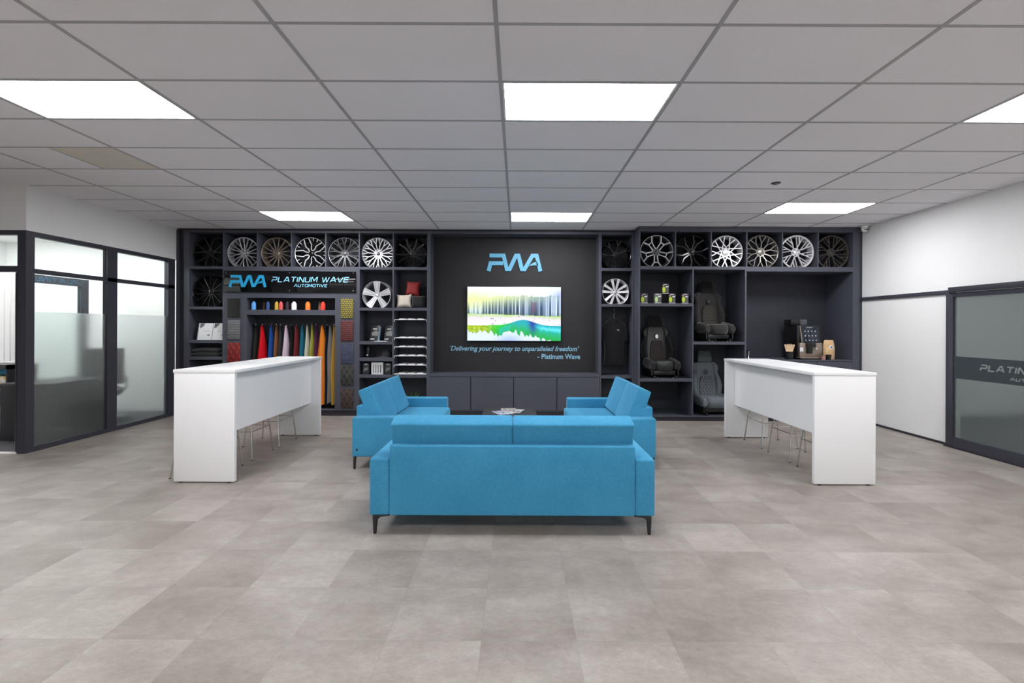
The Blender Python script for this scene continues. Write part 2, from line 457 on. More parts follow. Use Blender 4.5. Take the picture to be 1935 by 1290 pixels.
t['kind'] = 'structure'
gb = MB()
for c in range(-4, 6):
    x = X0c + 1.2 * c
    if XW0 < x < XW1: gb.box(x - .012, x + .012, YR, 8.32, H - .004, H + .01)
for r in range(-12, 10):
    y = Y0c + .6 * r; gb.box(XW0, XW1, y - .010, y + .010, H - .003, H + .009)
gb.box(xs + .594, xs + .606, Y0c + 1.8, Y0c + 2.4, H - .003, H + .009)
struct('ceiling_grid', gb, M['bar'])
names = {(-3, 1): 'large bright ceiling light panel at the left of the near row', (0, 1): 'bright ceiling light panel in the middle of the near row',
         (3, 1): 'bright ceiling light panel cut off by the right edge of the photo', (-3, 7): 'ceiling light panel at the left, close to the shelving',
         (0, 7): 'ceiling light panel close to the shelving, above the logo wall', (3, 6): 'ceiling light panel at the right, close to the shelving'}
for (c, r) in lights:
    x = X0c + 1.2 * c; y = Y0c + .6 * r
    lb = names.get((c, r), 'ceiling light panel behind the camera')
    lt = thing('ceiling_light', lb, 'ceiling light', (x + .6, y + .3, H), group='recessed light panels in the tiled ceiling')
    MB().box(-.575, .575, -.28, .28, .002, .012).build('diffuser', M['panelglow'], lt)
    fr = MB(); fr.box(-.598, -.575, -.298, .298, -.002, .02); fr.box(.575, .598, -.298, .298, -.002, .02)
    fr.box(-.575, .575, -.298, -.28, -.002, .02); fr.box(-.575, .575, .28, .298, -.002, .02)
    fr.build('frame', M['lightframe'], lt)
# walls
struct('wall_back', MB().box(XW0 - 3.6, XW1 + .1, BK + .02, BK + .12, 0, H + .2), M['wall'])
wr = MB(); wr.box(XW1, XW1 + .12, YR, 3.3, 0, H + .12); wr.box(XW1, XW1 + .12, 6.07, BK + .1, 0, H + .12); wr.box(XW1, XW1 + .12, 3.3, 6.07, 2.0, H + .12)
struct('wall_right', wr, M['wall'])
wl = MB(); wl.box(XW0 - .1, XW0, YR, 3.2, 0, H + .12)
struct('wall_left', wl, M['wall'])
wl = MB(); wl.box(XW0 - .1, XW0, YC, BK + .1, 2.602, H + .12); wl.box(XW0 - 3.4, XW0 - .1, YC, YC + .1, 2.602, H + .12)
wl.box(XW0 - 3.4, XW0 - 1.35, YC, YC + .1, 0, 2.602); wl.box(XW0 - 3.4, XW0 - 3.3, 3.2, YC + .1, 0, H + .12); wl.box(XW0 - 3.4, XW0, 3.1, 3.2, 0, H + .12)
struct('wall_office', wl, M['wall'])
struct('floor_alcove', MB().box(XW0 - 3.4, XW0 - .1, 3.1, YC + .02, -.08, 0), M['floor'])
struct('ceiling_alcove', MB().box(XW0 - 3.4, XW0 - .1, 3.1, YC + .1, H, H + .1), M['ceil'])
# rear wall of the shop: three tall shop windows
wb = MB(); wb.box(XW0 - .1, XW1 + .1, YR - .12, YR, 2.75, H + .2); wb.box(XW0 - .1, XW1 + .1, YR - .12, YR, 0, .1)
for x0, x1 in ((XW0 - .1, -5.3), (-1.85, -1.65), (1.65, 1.85), (5.2, XW1 + .1)): wb.box(x0, x1, YR - .12, YR, .1, 2.75)
struct('wall_rear', wb, M['wall'])
for i, (x0, x1) in enumerate(((-5.3, -1.85), (-1.65, 1.65), (1.85, 5.2))):
    w = MB(); xm = (x0 + x1) / 2
    for a, b in ((x0, x0 + .06), (x1 - .06, x1), (xm - .03, xm + .03)): w.box(a, b, YR - .1, YR - .03, .1, 2.75)
    w.box(x0, x1, YR - .1, YR - .03, .1, .16); w.box(x0, x1, YR - .1, YR - .03, 2.69, 2.75)
    wo = struct('window_%d' % (i + 1), w, M['trimd'])
    MB().box(x0 + .06, x1 - .06, YR - .07, YR - .06, .16, 2.69).build('window_pane', M['glass'], wo)
struct('ground_outside', MB().box(-30, 30, -40, YR - .12, -.1, -.02), paint('pale_paving', (.40, .39, .38), .9))

# right wall: trim rail, skirting, sliding door
struct('trim_1', MB().box(XW1 - .03, XW1, 6.07, BK - .03, 1.948, 2.0), M['trimd'], bevel=.003)
struct('baseboard_right', MB().box(XW1 - .012, XW1, 6.07, BK - .03, 0, .03), M['plinth'])
struct('trim_2', MB().box(XW1 - .085, XW1, 2.9, 6.03, 1.965, 2.028), M['trimd'], bevel=.003)
dr = MB(); DX0, DX1 = XW1 - .06, XW1 - .015; DY0, DY1 = 3.35, 6.085
dr.box(DX0, DX1, DY1 - .1, DY1, .012, 1.955); dr.box(DX0, DX1, DY0, DY0 + .1, .012, 1.955)
dr.box(DX0, DX1, DY0 + .1, DY1 - .1, 1.902, 1.955); dr.box(DX0, DX1, DY0 + .1, DY1 - .1, .012, .138)
door = struct('door_1', dr, M['trimd'], bevel=.003)
MB().box(DX0 + .018, DX0 + .028, DY0 + .1, DY1 - .1, .138, 1.902).build('glass_pane', M['frostdoor'], door)
MB().box(DX0 + .014, DX0 + .0175, DY0 + .1, DY1 - .1, .882, 1.157).build('glass_band', M['band'], door)
g = MB(); glyphs(g, 'PLATINUM WAVE', 0, .0, .080, 1.2, .017, -.002, 0); 
o = g.build('door_lettering', M['bandtext'], door, loc=(DX0 + .0135, 5.64, 1.003)); o.rotation_euler = (0, 0, -pi / 2)
g = MB(); glyphs(g, 'AUTOMOTIVE', 0, .0, .036, .52, .009, -.002, 0)
o = g.build('door_lettering', M['bandtext'], door, loc=(DX0 + .0135, 5.30, .925)); o.rotation_euler = (0, 0, -pi / 2)
struct('trim_3', MB().box(XW1 - .075, XW1 - .01, 3.2, 6.1, 0, .011), M['plinth'])
# workshop room beyond the sliding door
struct('floor_workshop', MB().box(XW1 + .1, 9.2, 2.6, 8.4, -.08, 0), M['carpet'])
ww = MB(); ww.box(9.1, 9.2, 2.6, 8.4, 0, H); ww.box(XW1 + .12, 9.1, 8.3, 8.4, 0, H); ww.box(XW1 + .12, 9.1, 2.6, 2.7, 0, H)
struct('wall_workshop', ww, M['wall'])
struct('ceiling_workshop', MB().box(XW1 + .1, 9.2, 2.6, 8.4, H, H + .1), M['wall'])
lt = thing('ceiling_light', 'added fill light panel in the room beyond the frosted sliding door', 'ceiling light', (7.4, 4.9, H - .02))
MB().box(-.6, .6, -.3, .3, 0, .015).build('diffuser', M['workshop_fill'], lt)  # unseen fill added to light the frosted door from behind

# office front: glazed partition along the left side
def vbar(mb, y0, y1, z0, z1, dx=.07): mb.box(XW0 - dx, XW0, y0, y1, z0, z1)
fr = MB(); YE = PF - .02
vbar(fr, YC, YE, 2.545, 2.602); vbar(fr, YC, YE, 0, .055)
vbar(fr, YC + .105, YE, 2.112, 2.165, .06)
for a, b in ((YC, YC + .10), (6.61, 6.77), (7.76, YE)): vbar(fr, a, b, .055, 2.545)
fr.box(XW0 - .1, XW0 - .07, YC, YC + .10, 0, 2.602)
win = struct('window_4', fr, M['trimd'])
for y0, y1 in ((YC + .10, 6.61), (6.77, 7.76)):
    MB().box(XW0 - .040, XW0 - .030, y0, y1, 2.165, 2.545).build('clear_pane', M['glass'], win)
    MB().box(XW0 - .040, XW0 - .030, y0, y1, 1.656, 2.112).build('clear_pane', M['glass'], win)
    MB().box(XW0 - .040, XW0 - .030, y0, y1, .055, 1.656).build('frosted_pane', M['frost'], win)
# front return with doorway
fr = MB(); XL0 = XW0 - 1.35
fr.box(XL0, XW0 - .1, YC, YC + .07, 2.549, 2.602); fr.box(XL0, XW0 - .1, YC, YC + .07, 2.119, 2.186)
fr.box(XL0, XL0 + .06, YC, YC + .07, 0, 2.549)
dw = struct('door_2', fr, M['trimd'])
MB().box(XL0 + .06, XW0 - .1, YC + .03, YC + .04, 2.186, 2.549).build('clear_pane', M['glass'], dw)
MB().box(XW0 - .145, XW0 - .1, YC + .03, YC + .07, 0, 2.119).build('door_jamb', M['blackmetal'], dw)
MB().box(XW0 - .205, XW0 - .148, YC + .075, YC + .11, .01, 2.119).build('door_stile', mat('brown_grey_aluminium', (.085, .08, .078), .4), dw, .004)
struct('trim_4', MB().box(XL0, XW0 - .1, YC - .01, YC + .07, 0, .008), mat('threshold_metal', (.7, .68, .66), .4))
# office room
OX = -9.0
struct('floor_office', MB().box(OX, XW0 - .07, YC + .05, BK + .02, -.08, .001), M['carpet'])
struct('ceiling_office', MB().box(OX, XW0 - .1, YC + .1, BK + .02, 2.95, 3.0), M['wall'])
struct('wall_office_side', MB().box(OX - .1, OX, YC, BK + .1, 0, 3.0), M['wall'])
for x in (-6.6, -8.1):  # fill panels added to brighten the office behind its glass
    lt = thing('ceiling_light', 'added fill light panel inside the glazed office' + (' beside its window' if x > -7 else ' at its far side'), 'ceiling light', (x, 6.9, 2.93))
    MB().box(-.3, .3, -.6, .6, 0, .015).build('diffuser', M['office_fill'], lt)

# ------------------------------------------------------------------ inner partition, furniture of the office
pt = thing('inner_door_frame', 'dark framed inner glass screen with reversed lettering on its header, inside the office', 'glass screen', (-7.2, 7.4, 0))
MB().box(-.03, .03, -.5, .52, 2.13, 2.25).build('header', M['trimd'], pt)
MB().box(-.03, .03, .38, .52, 0, 2.13).build('post', M['trimd'], pt)
MB().box(-.005, .005, -.5, .38, .02, 2.13).build('glass_pane', M['glass'], pt)
g = MB(); glyphs(g, 'PLATINUM', 0, 0, .07, .85, .012, -.002, 0)
o = g.build('lettering', mat('dim_blue_lettering', (.03, .10, .16), .4), pt, loc=(.034, .34, 2.155)); o.rotation_euler = (0, 0, -pi / 2)
def office_chair(x, y, rz, label):
    c = thing('office_chair', label, 'office chair', (x, y, .001), rz)
    m = fabric('dark_chair_fabric', (.012, .013, .014), (.03, .03, .032), 40)
    MB().box(-.26, .26, -.26, .24, .43, .52).build('seat', m, c, .04, 3)
    MB().box(-.25, .25, .20, .29, .55, 1.14).build('backrest', m, c, .035, 3)
    MB().box(-.03, .03, .24, .30, .40, .70).build('back_support', M['blackplastic'], c, .01)
    MB().lathe([(.025, .09), (.025, .44)], 16).build('gas_lift', M['chrome'], c)
    for k in range(5):
        a = 2 * pi * k / 5 + .3
        lg = MB().tube([(0, 0, .11), (.30 * cos(a), .30 * sin(a), .07)], .02, 8, .013).build('base_spoke', M['steel'], c)
        MB().lathe([(.0, -.012), (.03, -.012), (.03, .012), (0, .012)], 16, (.30 * cos(a), .30 * sin(a), .03), 'Y').build('castor', M['blackplastic'], c)
    for sx in (-1, 1): MB().tube([(sx * .24, .05, .47), (sx * .29, .05, .50), (sx * .29, .05, .68), (sx * .29, -.16, .69)], .014, 8).build('armrest', M['blackplastic'], c)
    return c
office_chair(-6.42, 7.32, radians(35), 'dark swivel office chair seen as a shape behind the frosted glass')
dk = thing('office_desk', 'dark desk standing behind the frosted office glass', 'desk', (-6.30, 6.45, .001))
MB().box(-.4, .3, -.35, .5, .71, .74).build('desk_top', M['tabletop'], dk, .003)
for sy in (-.33, .46): MB().box(-.38, .28, sy, sy + .025, 0, .71).build('side_panel', M['tabletop'], dk)
MB().box(.22, .24, -.3, .46, .15, .71).build('modesty_panel', M['tabletop'], dk)
cb = thing('open_cabinet', 'white office cabinet with open shelves and lower drawers, seen through the doorway', 'cabinet', (-6.98, 6.45, .001))
cm = M['counter']
MB().box(-.23, .25, -.2, .2, .10, .44).build('drawer_box', cm, cb, .004)
MB().box(-.21, .23, -.212, -.2, .13, .41).build('drawer', cm, cb, .003)
MB().box(-.23, .25, -.2, .2, .44, .455).build('shelf', M['tabletop'], cb); MB().box(-.23, .25, -.2, .2, .67, .70).build('shelf', M['tabletop'], cb)
MB().box(-.23, .25, -.2, .2, .91, .97).build('shelf', M['tabletop'], cb)
MB().box(-.23, -.21, -.2, .2, .455, .97).build('side_panel', cm, cb); MB().box(.23, .25, -.2, .2, .455, .97).build('side_panel', M['tabletop'], cb)
MB().box(-.23, .25, .19, .2, .455, .97).build('back_panel', M['tabletop'], cb)
for sx in (-.2, .2): MB().box(sx - .02, sx + .02, -.15, -.11, 0, .10).build('foot', M['blackmetal'], cb); MB().box(sx - .02, sx + .02, .11, .15, 0, .10).build('foot', M['blackmetal'], cb)
tag(MB().pillow(.36, .15, .30, Matrix.Translation((-6.98, 6.42, .536))).build('folded_fabric', fabric('teal_blue_fabric', (.02, .14, .24), (.03, .2, .32), 30), smooth=True), 'folded blue fabric on the lowest open shelf of the office cabinet', 'fabric')
ym = mat('yellow_white_print', (.8, .5, .02), .5); t_ = NT(ym)
t_.l(t_.ramp(t_.noise(t_.obj(), 18, 2), [(.45, (.85, .52, .01)), (.52, (.8, .8, .78))]), t_.b.inputs['Base Color'])
tag(MB().box(-7.17, -6.80, 6.30, 6.55, .702, .81).build('storage_box', ym, bevel=.004), 'yellow and white patterned box on the middle shelf of the office cabinet', 'box')
tag(MB().pillow(.30, .13, .22, Matrix.Translation((-6.97, 6.52, .875))).build('cushion', M['blue'], smooth=True), 'small blue bundle lying on the patterned box in the office', 'cushion')
bl = MB()
for k in range(9): bl.box(-7.93 + k * .085, -7.865 + k * .085, 6.78, 6.80, .98, 2.3)
tag(bl.build('vertical_blind', M['whiteplastic']), 'white vertical slat blind hanging behind the office cabinet', 'blind')

# ------------------------------------------------------------------ shelving wall
sh, shd = M['shelf'], M['shelf_shaded']
XL = lambda p: PX(p, PF); XR = lambda p: PX(p, PR)
def ZL(y, px=600): return PZ(y, PF, px)
def ZR(y, px=1400): return PZ(y, PR, px)
zTop = ZL(440); zS1 = ZL(504.5, 650)
U = thing('display_shelving', 'charcoal built-in display shelving left of the television wall, with a wide niche of leathers', 'shelving', (XL(580), PF, 0))
U.location = (0, 0, 0)
def P(name, x0, x1, z0, z1, y0=None, y1=None, m=None, par=None, bevel=.0015):
    return bxo(name, m or sh, par, x0, x1, y0 if y0 is not None else PF, y1 if y1 is not None else BK, z0, z1, bevel, 1)
zb = ZL(774, 640)                     # top of plinth
P('plinth', XW0 + .002, XL(810), 0, zb - .012, PF + .012, BK, M['plinth'], U)
P('base_board', XL(347), XL(810), zb - .012, zb, par=U)
P('fascia', XL(345), XL(810), zTop, H - .035, PF, BK, par=U)
P('ceiling_strip', XW0 + .002, XL(810), H - .035, H - .004, PF + .025, BK, M['plinth'], U)
P('side_filler', XW0 + .002, XL(345), 0, H - .035, PF + .05, BK, M['trimd'], U)
P('side_filler', XW0 + .002, XL(337), 0, H - .035, PF + .0, PF + .05, M['trimd'], U)
P('side_panel', XL(347), XL(357), zb, zTop, par=U)
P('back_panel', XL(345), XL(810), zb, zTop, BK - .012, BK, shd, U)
zA, zA2 = ZL(503.6, 580), ZL(509.2, 700)        # shelf under the top row of wheels
P('shelf', XL(357), XL(806.5), zA2, zA - .035, PF, BK - .012, par=U)
P('shelf_lip', XL(357), XL(806.5), zA - .035, zA, PF, PF + .018, par=U)
for a, b in ((420.3, 422.8), (484.3, 486.2), (549, 551), (613.6, 616), (677, 679.3), (741.3, 743.6)):
    P('divider', XL(a), XL(b), zA - .035, zTop, PF - .0004, BK - .012, par=U)
P('side_panel', XL(806.5), XL(810), zb, zTop, PF, BK - .012, par=U)
P('divider', XL(420.3), XL(423), zb, zA2, PF, BK - .012, par=U)
P('divider', XL(677), XL(679.5), zb, zA2, PF, BK - .012, par=U)
P('divider', XL(741.4), XL(744), zb, zA2, PF, BK - .012, par=U)
shelvesL = {}
for key, x0, x1, yt, yb, px in (('c1a', 357, 420.3, 579, 584.3, 390), ('c1b', 357, 420.3, 642.3, 648.3, 390), ('c1c', 357, 420.3, 673.8, 679.8, 390),
                                ('c6a', 679.5, 741.4, 581.2, 586.8, 710), ('c6b', 679.5, 741.4, 645, 650.6, 710), ('c6c', 679.5, 741.4, 676, 682.3, 710), ('c6d', 679.5, 741.4, 708, 713.6, 710),
                                ('c7a', 744, 806.5, 581.2, 586.8, 775), ('c7b', 744, 806.5, 708, 713.6, 775)):
    zt = ZL(yt, px); shelvesL[key] = zt
    if key in ('c1a', 'c6a'):
        P('shelf_lip', XL(x0), XL(x1), zt - .03, zt, PF, PF + .018, par=U); P('shelf', XL(x0), XL(x1), ZL(yb, px), zt - .03, PF, BK - .012, par=U)
    else: P('shelf', XL(x0), XL(x1), ZL(yb, px), zt, PF, BK - .012, par=U)
# leather display panel
zN0, zN1 = ZL(562.8, 550), ZL(585.3, 550); zN2 = ZL(595, 550)
P('sign_panel', XL(423), XL(677), zN0, zA2, PF, BK - .012, par=U)
P('swatch_panel', XL(423), XL(466), zb, zN0, PF, BK - .012, par=U)
P('swatch_panel', XL(633), XL(677), zb, zN0, PF, BK - .012, par=U)
P('shelf', XL(466), XL(633), zN2, zN1, PF, BK - .012, par=U)

# centre: television wall over a low cupboard
C_ = thing('media_unit', 'matt black recessed television wall with a low four-door charcoal cupboard', 'wall unit')
TVY = 8.24
P('back_panel', XL(810) + .001, XL(1134) - .001, ZL(712, 970), H - .004, TVY, BK, M['black'], C_)
P('fascia', XL(810) + .001, XL(1134) - .001, ZL(442, 970), H - .035, PF, TVY, par=C_)
P('ceiling_strip', XL(810) + .001, XL(1134) - .001, H - .035, H - .004, PF + .025, TVY, M['plinth'], C_)
for a, b in ((810, 813), (1131, 1134)): P('side_lining', XL(a) + .001, XL(b) - .001, ZL(706, 970), ZL(442, 970), PF, TVY, par=C_)
P('cupboard_top', XL(810) + .001, XL(1134) - .001, ZL(712, 970), ZL(706, 970), PF, TVY, par=C_)
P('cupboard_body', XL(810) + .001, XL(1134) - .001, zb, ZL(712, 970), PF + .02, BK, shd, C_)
P('base_board', XL(810) + .001, XL(1134) - .001, zb - .012, zb, PF, BK, par=C_)
P('plinth', XL(810) + .001, XL(1134) - .001, 0, zb - .012, PF + .012, BK, M['plinth'], C_)
for a, b in ((809.5, 889.2), (890.4, 970.2), (971.4, 1052), (1053.2, 1133.5)):
    P('door', XL(a) + .004, XL(b), zb + .004, ZL(713, 970), PF, PF + .019, par=C_, bevel=.002)

# narrow column right of the television
N_ = thing('narrow_shelving', 'narrow charcoal shelf column between the television wall and the deeper right shelving', 'shelving')
P('side_panel', XL(1134), XL(1136.5), zb, ZL(443.5, 1165), PF, BK, par=N_)
P('fascia', XL(1134), XL(1197.5), ZL(443.5, 1165), H - .035, PF, BK, par=N_)
P('ceiling_strip', XL(1134), XL(1197.5), H - .035, H - .004, PF + .025, BK, M['plinth'], N_)
P('side_panel', XL(1194.6), XL(1197.5), zb, ZL(443.5, 1165), PF, BK, par=N_)
P('back_panel', XL(1136.5), XL(1194.6), zb, ZL(443.5, 1165), BK - .012, BK, shd, N_)
P('base_board', XL(1134), XL(1197.5), zb - .012, zb, PF, BK, par=N_)
P('plinth', XL(1134), XL(1197.5), 0, zb - .012, PF + .012, BK, M['plinth'], N_)
shN = []
for yt, yb in ((506.3, 511.5), (574.3, 579.5), (709.5, 715)):
    zt = ZL(yt, 1165); shN.append(zt); dl = .025 if yt < 600 else 0
    P('shelf', XL(1136.5), XL(1194.6), ZL(yb, 1165), zt - dl, PF, BK - .012, par=N_)
    if dl: P('shelf_lip', XL(1136.5), XL(1194.6), zt - dl, zt, PF, PF + .018, par=N_)

# deeper shelving at the right
R_ = thing('display_shelving', 'deep charcoal display shelving at the right with car seats and a coffee niche', 'shelving')
xa, xz = XL(1197.5) + .002, XW1 - .004
zbR = ZR(786.3, 1350)
xin = XR(1611.5)
PRR = dict(y0=PR, y1=BK - .012, par=R_)
P('side_panel', xa, XR(1209.6), zbR, ZR(438, 1400), PR, BK, par=R_)
P('fascia', xa, xz, ZR(438, 1400), H - .004, PR, BK, par=R_)
P('side_panel', xin, XR(1624), zbR, ZR(438, 1400), PR, BK, par=R_)
P('side_filler', XR(1624), xz, zbR, ZR(438, 1400), PR + .02, BK, M['trimd'], R_)
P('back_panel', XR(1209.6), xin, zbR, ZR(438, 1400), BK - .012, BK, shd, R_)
P('base_board', xa, xz, zbR - .015, zbR, PR, BK, par=R_)
P('plinth', xa, xz, 0, zbR - .015, PR + .012, BK, M['plinth'], R_)
zB = ZR(503.5, 1400)
P('shelf', XR(1209.6), XR(1410), ZR(509, 1300), zB - .03, **PRR)
P('shelf_lip', XR(1209.6), xin, zB - .03, zB, PR, PR + .018, par=R_)
P('shelf', XR(1410), xin, ZR(513, 1510), zB - .03, **PRR)
for a, b in ((1275, 1277.2), (1342.4, 1344.6), (1409.6, 1411.8), (1477, 1479.2), (1544.6, 1546.7)):
    P('divider', XR(a), XR(b), zB - .03, ZR(438, 1400), PR - .0004, BK - .012, par=R_)
P('divider', XR(1308.4), XR(1310.8), zbR, ZR(509, 1300), **PRR)
P('divider', XR(1407.4), XR(1410.6), zbR, ZR(509, 1300), **PRR)
zR1, zR2, zR3, zR4 = ZR(572.7, 1260), ZR(715.3, 1260), ZR(645.6, 1360), ZR(680, 1550)
P('shelf', XR(1209.6), XR(1308.4), ZR(578.5, 1260), zR1, **PRR)
P('shelf', XR(1209.6), XR(1308.4), ZR(720.7, 1260), zR2, **PRR)
P('shelf', XR(1310.8), XR(1407.4), ZR(651.2, 1360), zR3, **PRR)
P('worktop', XR(1410.6), xin, ZR(682.5, 1550), zR4, PR, BK - .012, par=R_)
P('cupboard_body', XR(1410.6), xin, zbR, ZR(682.5, 1550), PR + .02, BK - .012, shd, R_)
for a, b in ((1411, 1477.5), (1478.5, 1544.5), (1545.5, 1611)):
    P('door', XR(a) + .002, XR(b), zbR + .004, ZR(683.5, 1550), PR, PR + .019, par=R_, bevel=.002)

# ------------------------------------------------------------------ wheels
def pol(r, a): return (r * sin(radians(a)), r * cos(radians(a)))
def wheel(label, x, z_rest, y, D, N, strokes, face, rim=None, lip=None, cap=None, cap_r=.12, rot=0, hub=.22, back=None, width=.19, lipw=.035, bolts=True, under=None, groove=None):
    """strokes: list of (polyline of (r, deg) in units of the radius, width, end width); one spoke object per repeat"""
    z_rest -= {zA: .035, zB: .03, shN[0]: .025, shN[1]: .025}.get(z_rest, .03); D = D * 1.02; R = D / 2; rim = rim or face; lip = lip or rim; cap = cap or face
    t = thing('alloy_wheel', label, 'alloy wheel', (x, y, z_rest + R), 0, 'alloy wheels on the display shelves')
    b = MB(); b.lathe([(R * (1 - lipw), .004), (R * (1 - lipw * 1.3), .012), (R * .90, .03), (R * .86, .07), (R * .84, .10), (R * .88, .15), (R * .97, width), (R, width),
                       (R * .96, width - .03), (R * .90, .14), (R * .87, .10), (R * .89, .06), (R * .94, .03), (R * .985, .012)], 48, axis='Y', cap=False)
    n = 48; k = len(b.v) // n
    for i in range(n): b.f.append(((k - 1) * n + i, (k - 1) * n + (i + 1) % n, (i + 1) % n, i))
    b.build('rim', rim, t, smooth=True)
    l = MB(); l.lathe([(R * (1 - lipw), .010), (R * (1 - lipw), .001), (R * (1 - lipw * .5), -.002), (R * .999, .001), (R * .998, .014)], 48, axis='Y', cap=False); l.build('outer_lip', lip, t, smooth=True)
    yf = lambda px, pz: .040 * max(0, 1 - math.hypot(px, pz) / R) ** 1.2 + .004
    def spoke_mesh(sts, dy, extra, nm, m):
        s = MB()
        for pl, w, w1 in sts:
            pts = []
            for (r0, a0), (r1, a1) in zip(pl[:-1], pl[1:]):
                p0, p1 = Vector(pol(r0 * R, a0)), Vector(pol(r1 * R, a1)); q = 3
                for i in range(q): pts.append(tuple(p0.lerp(p1, i / q)))
            pts.append(pol(pl[-1][0] * R, pl[-1][1]))
            s.stroke(pts, (w + extra) * R, dy, dy + .026, yf, (w1 + extra) * R)
        return s.build(nm, m, t, .0012, 1)
    for nm, sts, m, dy, ex in ((('spoke', strokes, face, 0, 0),) + ((('spoke_back', under, back, .006, 0),) if under and not groove else ()) + ((('spoke_groove', groove, DG, -.002, 0),) if groove else ())):
        first = spoke_mesh(sts, dy, ex, nm, m); first.rotation_euler = (0, radians(rot), 0)
        for i in range(1, N):
            o = first.copy(); COL.objects.link(o); o.parent = t; o.rotation_euler = (0, radians(rot + 360 / N * i), 0)
    h = MB().lathe([(.001, .040), (hub * R, .034), (hub * R * 1.08, .040), (hub * R, .075), (.001, .075)], 32, axis='Y'); h.build('hub', face if not under else back, t, smooth=True)
    MB().lathe([(.001, .024), (cap_r * R * .8, .024), (cap_r * R, .028), (cap_r * R, .042), (.001, .042)], 24, axis='Y').build('centre_cap', cap, t, smooth=True)
    if bolts:
        f = MB().lathe([(.001, .0325), (.030 * R * 1.2, .0325), (.034 * R, .04), (.001, .04)], 10, axis='Y').build('lug_bolt', M['blackplastic'], t)
        f.location = (hub * .76 * R * sin(radians(rot + 36)), 0, hub * .76 * R * cos(radians(rot + 36)))
        for i in range(1, 5):
            o = f.copy(); COL.objects.link(o); o.parent = t; a = radians(rot + 36 + 72 * i); o.location = (hub * .76 * R * sin(a), 0, hub * .76 * R * cos(a))
    return t
def mid(a, b, f): return (f(a) + f(b)) / 2
mir = lambda pl: [(r, -a) for r, a in pl]
def both(pl, w, w1=None): w1 = w1 if w1 is not None else w; return [(pl, w, w1), (mir(pl), w, w1)]
YW = PF + .085; YWR = PR + .055
K, SV, BR, ST, BZ, DG, CH, CP = (M['w_' + k] for k in ('black', 'silver', 'bright', 'steel', 'bronze', 'dark', 'char', 'champ'))
ln = lambda pl, w, w1=None: (pl, w, w1 if w1 is not None else w)
wheel('gloss black five-spoke alloy wheel in the top left corner cell of the shelving', mid(357, 420.3, XL), zA, YW, .53, 5, both([(.18, 8), (.5, 10), (.97, 18)], .10, .07), K)
wheel('grey silver alloy wheel with crossing thin spokes, second cell of the top row', mid(422.8, 484.3, XL), zA, YW, .53, 5,
      [ln([(.18, -5), (.97, -9)], .05), ln([(.18, 5), (.97, 9)], .05), ln([(.2, 18), (.97, 45)], .038), ln([(.2, -18), (.97, -45)], .038)], ST, lipw=.05, rot=9, hub=.2)
wheel('dark bronze turbine alloy wheel with fifteen straight spokes', mid(486.2, 549, XL), zA, YW, .53, 15, [ln([(.2, -6), (.97, 8)], .07, .045)], BZ, lipw=.05, hub=.24)
wheel('black alloy wheel with bright zigzag outlined spokes', mid(551, 613.6, XL), zA, YW, .53, 5,
      both([(.14, 1), (.34, 20), (.55, 15), (.96, 27)], .055) + both([(.80, 8), (.97, 8)], .045), BR, rim=K, lip=SV, cap=K, rot=90, hub=.18, back=K,
      under=[ln([(.1, 0), (.5, 0), (.96, 14)], .26, .22), ln([(.1, 0), (.5, 0), (.96, -14)], .26, .22)], bolts=False)
wheel('dark grey alloy wheel with ten curved split spokes in the top row', mid(616, 677, XL), zA, YW, .53, 10,
      [ln([(.2, -5), (.6, -4), (.97, -9)], .04), ln([(.2, 5), (.6, 4), (.97, 9)], .04), ln([(.6, -4), (.75, 3), (.97, 3)], .03)], DG, lip=ST, lipw=.035, hub=.24)
wheel('bright silver alloy wheel with fifteen forked spokes', mid(679.3, 741.3, XL), zA, YW, .53, 15,
      [ln([(.2, 0), (.62, 0)], .055), ln([(.60, 0), (.98, 8)], .042), ln([(.60, 0), (.98, -8)], .042)], BR, hub=.28, cap=DG, cap_r=.10, lipw=.03, rot=12)
wheel('gloss black star-shaped alloy wheel beside the television wall, left end of it', mid(743.6, 806.5, XL), zA, YW, .53, 5,
      both([(.2, 22), (.55, 12), (.97, 16)], .14, .10) + [ln([(.45, 0), (.6, 36)], .08)], K, rot=36, lipw=.02)
wheel('gloss black many-spoked alloy wheel in the left column, below the top row', mid(357, 420.3, XL), shelvesL['c1a'], YW, .55, 14, [ln([(.2, 0), (.97, 4)], .055, .045)], K)
wheel('silver alloy wheel with five broad spokes, left of the small cushions', mid(679.5, 741.4, XL) - .01, shelvesL['c6a'], YW - .02, .475, 5,
      [ln([(.1, 0), (.97, 0)], .24, .50)], SV, lip=BR, hub=.16, cap=SV, lipw=.03, rot=0, groove=both([(.24, 9), (.90, 9.5)], .022) )
wheel('gloss black alloy wheel at the top of the narrow column', mid(1136.5, 1194.6, XL), shN[0], YW, .50, 7,
      [ln([(.2, 0), (.6, 0), (.97, 8)], .07), ln([(.6, 0), (.97, -8)], .06)], K, rot=12)
wheel('silver alloy wheel with ten paired spokes, above the hanging shirt', mid(1136.5, 1194.6, XL) - .01, shN[1], YW - .02, .45, 5, both([(.14, 20), (.97, 15)], .13, .20), BR, hub=.24, cap=SV, rot=0, lipw=.04)
wheel('black and silver alloy wheel with five twin outlined spokes, first of the right top row', mid(1209.6, 1275, XR), zB, YWR, .53, 5,
      both([(.20, 30), (.64, 10), (.98, 19)], .045) + [ln([(.64, -11), (.64, 11)], .045)], SV, rim=DG, lip=SV, cap=DG, rot=36, hub=.22, back=DG,
      under=both([(.15, 20), (.6, 12), (.97, 21)], .09), bolts=False)
wheel('gloss black five twin-spoke alloy wheel, second of the right top row', mid(1277.2, 1342.4, XR), zB, YWR, .53, 5,
      both([(.18, 16), (.6, 10), (.97, 20)], .09, .07), K, rot=24)
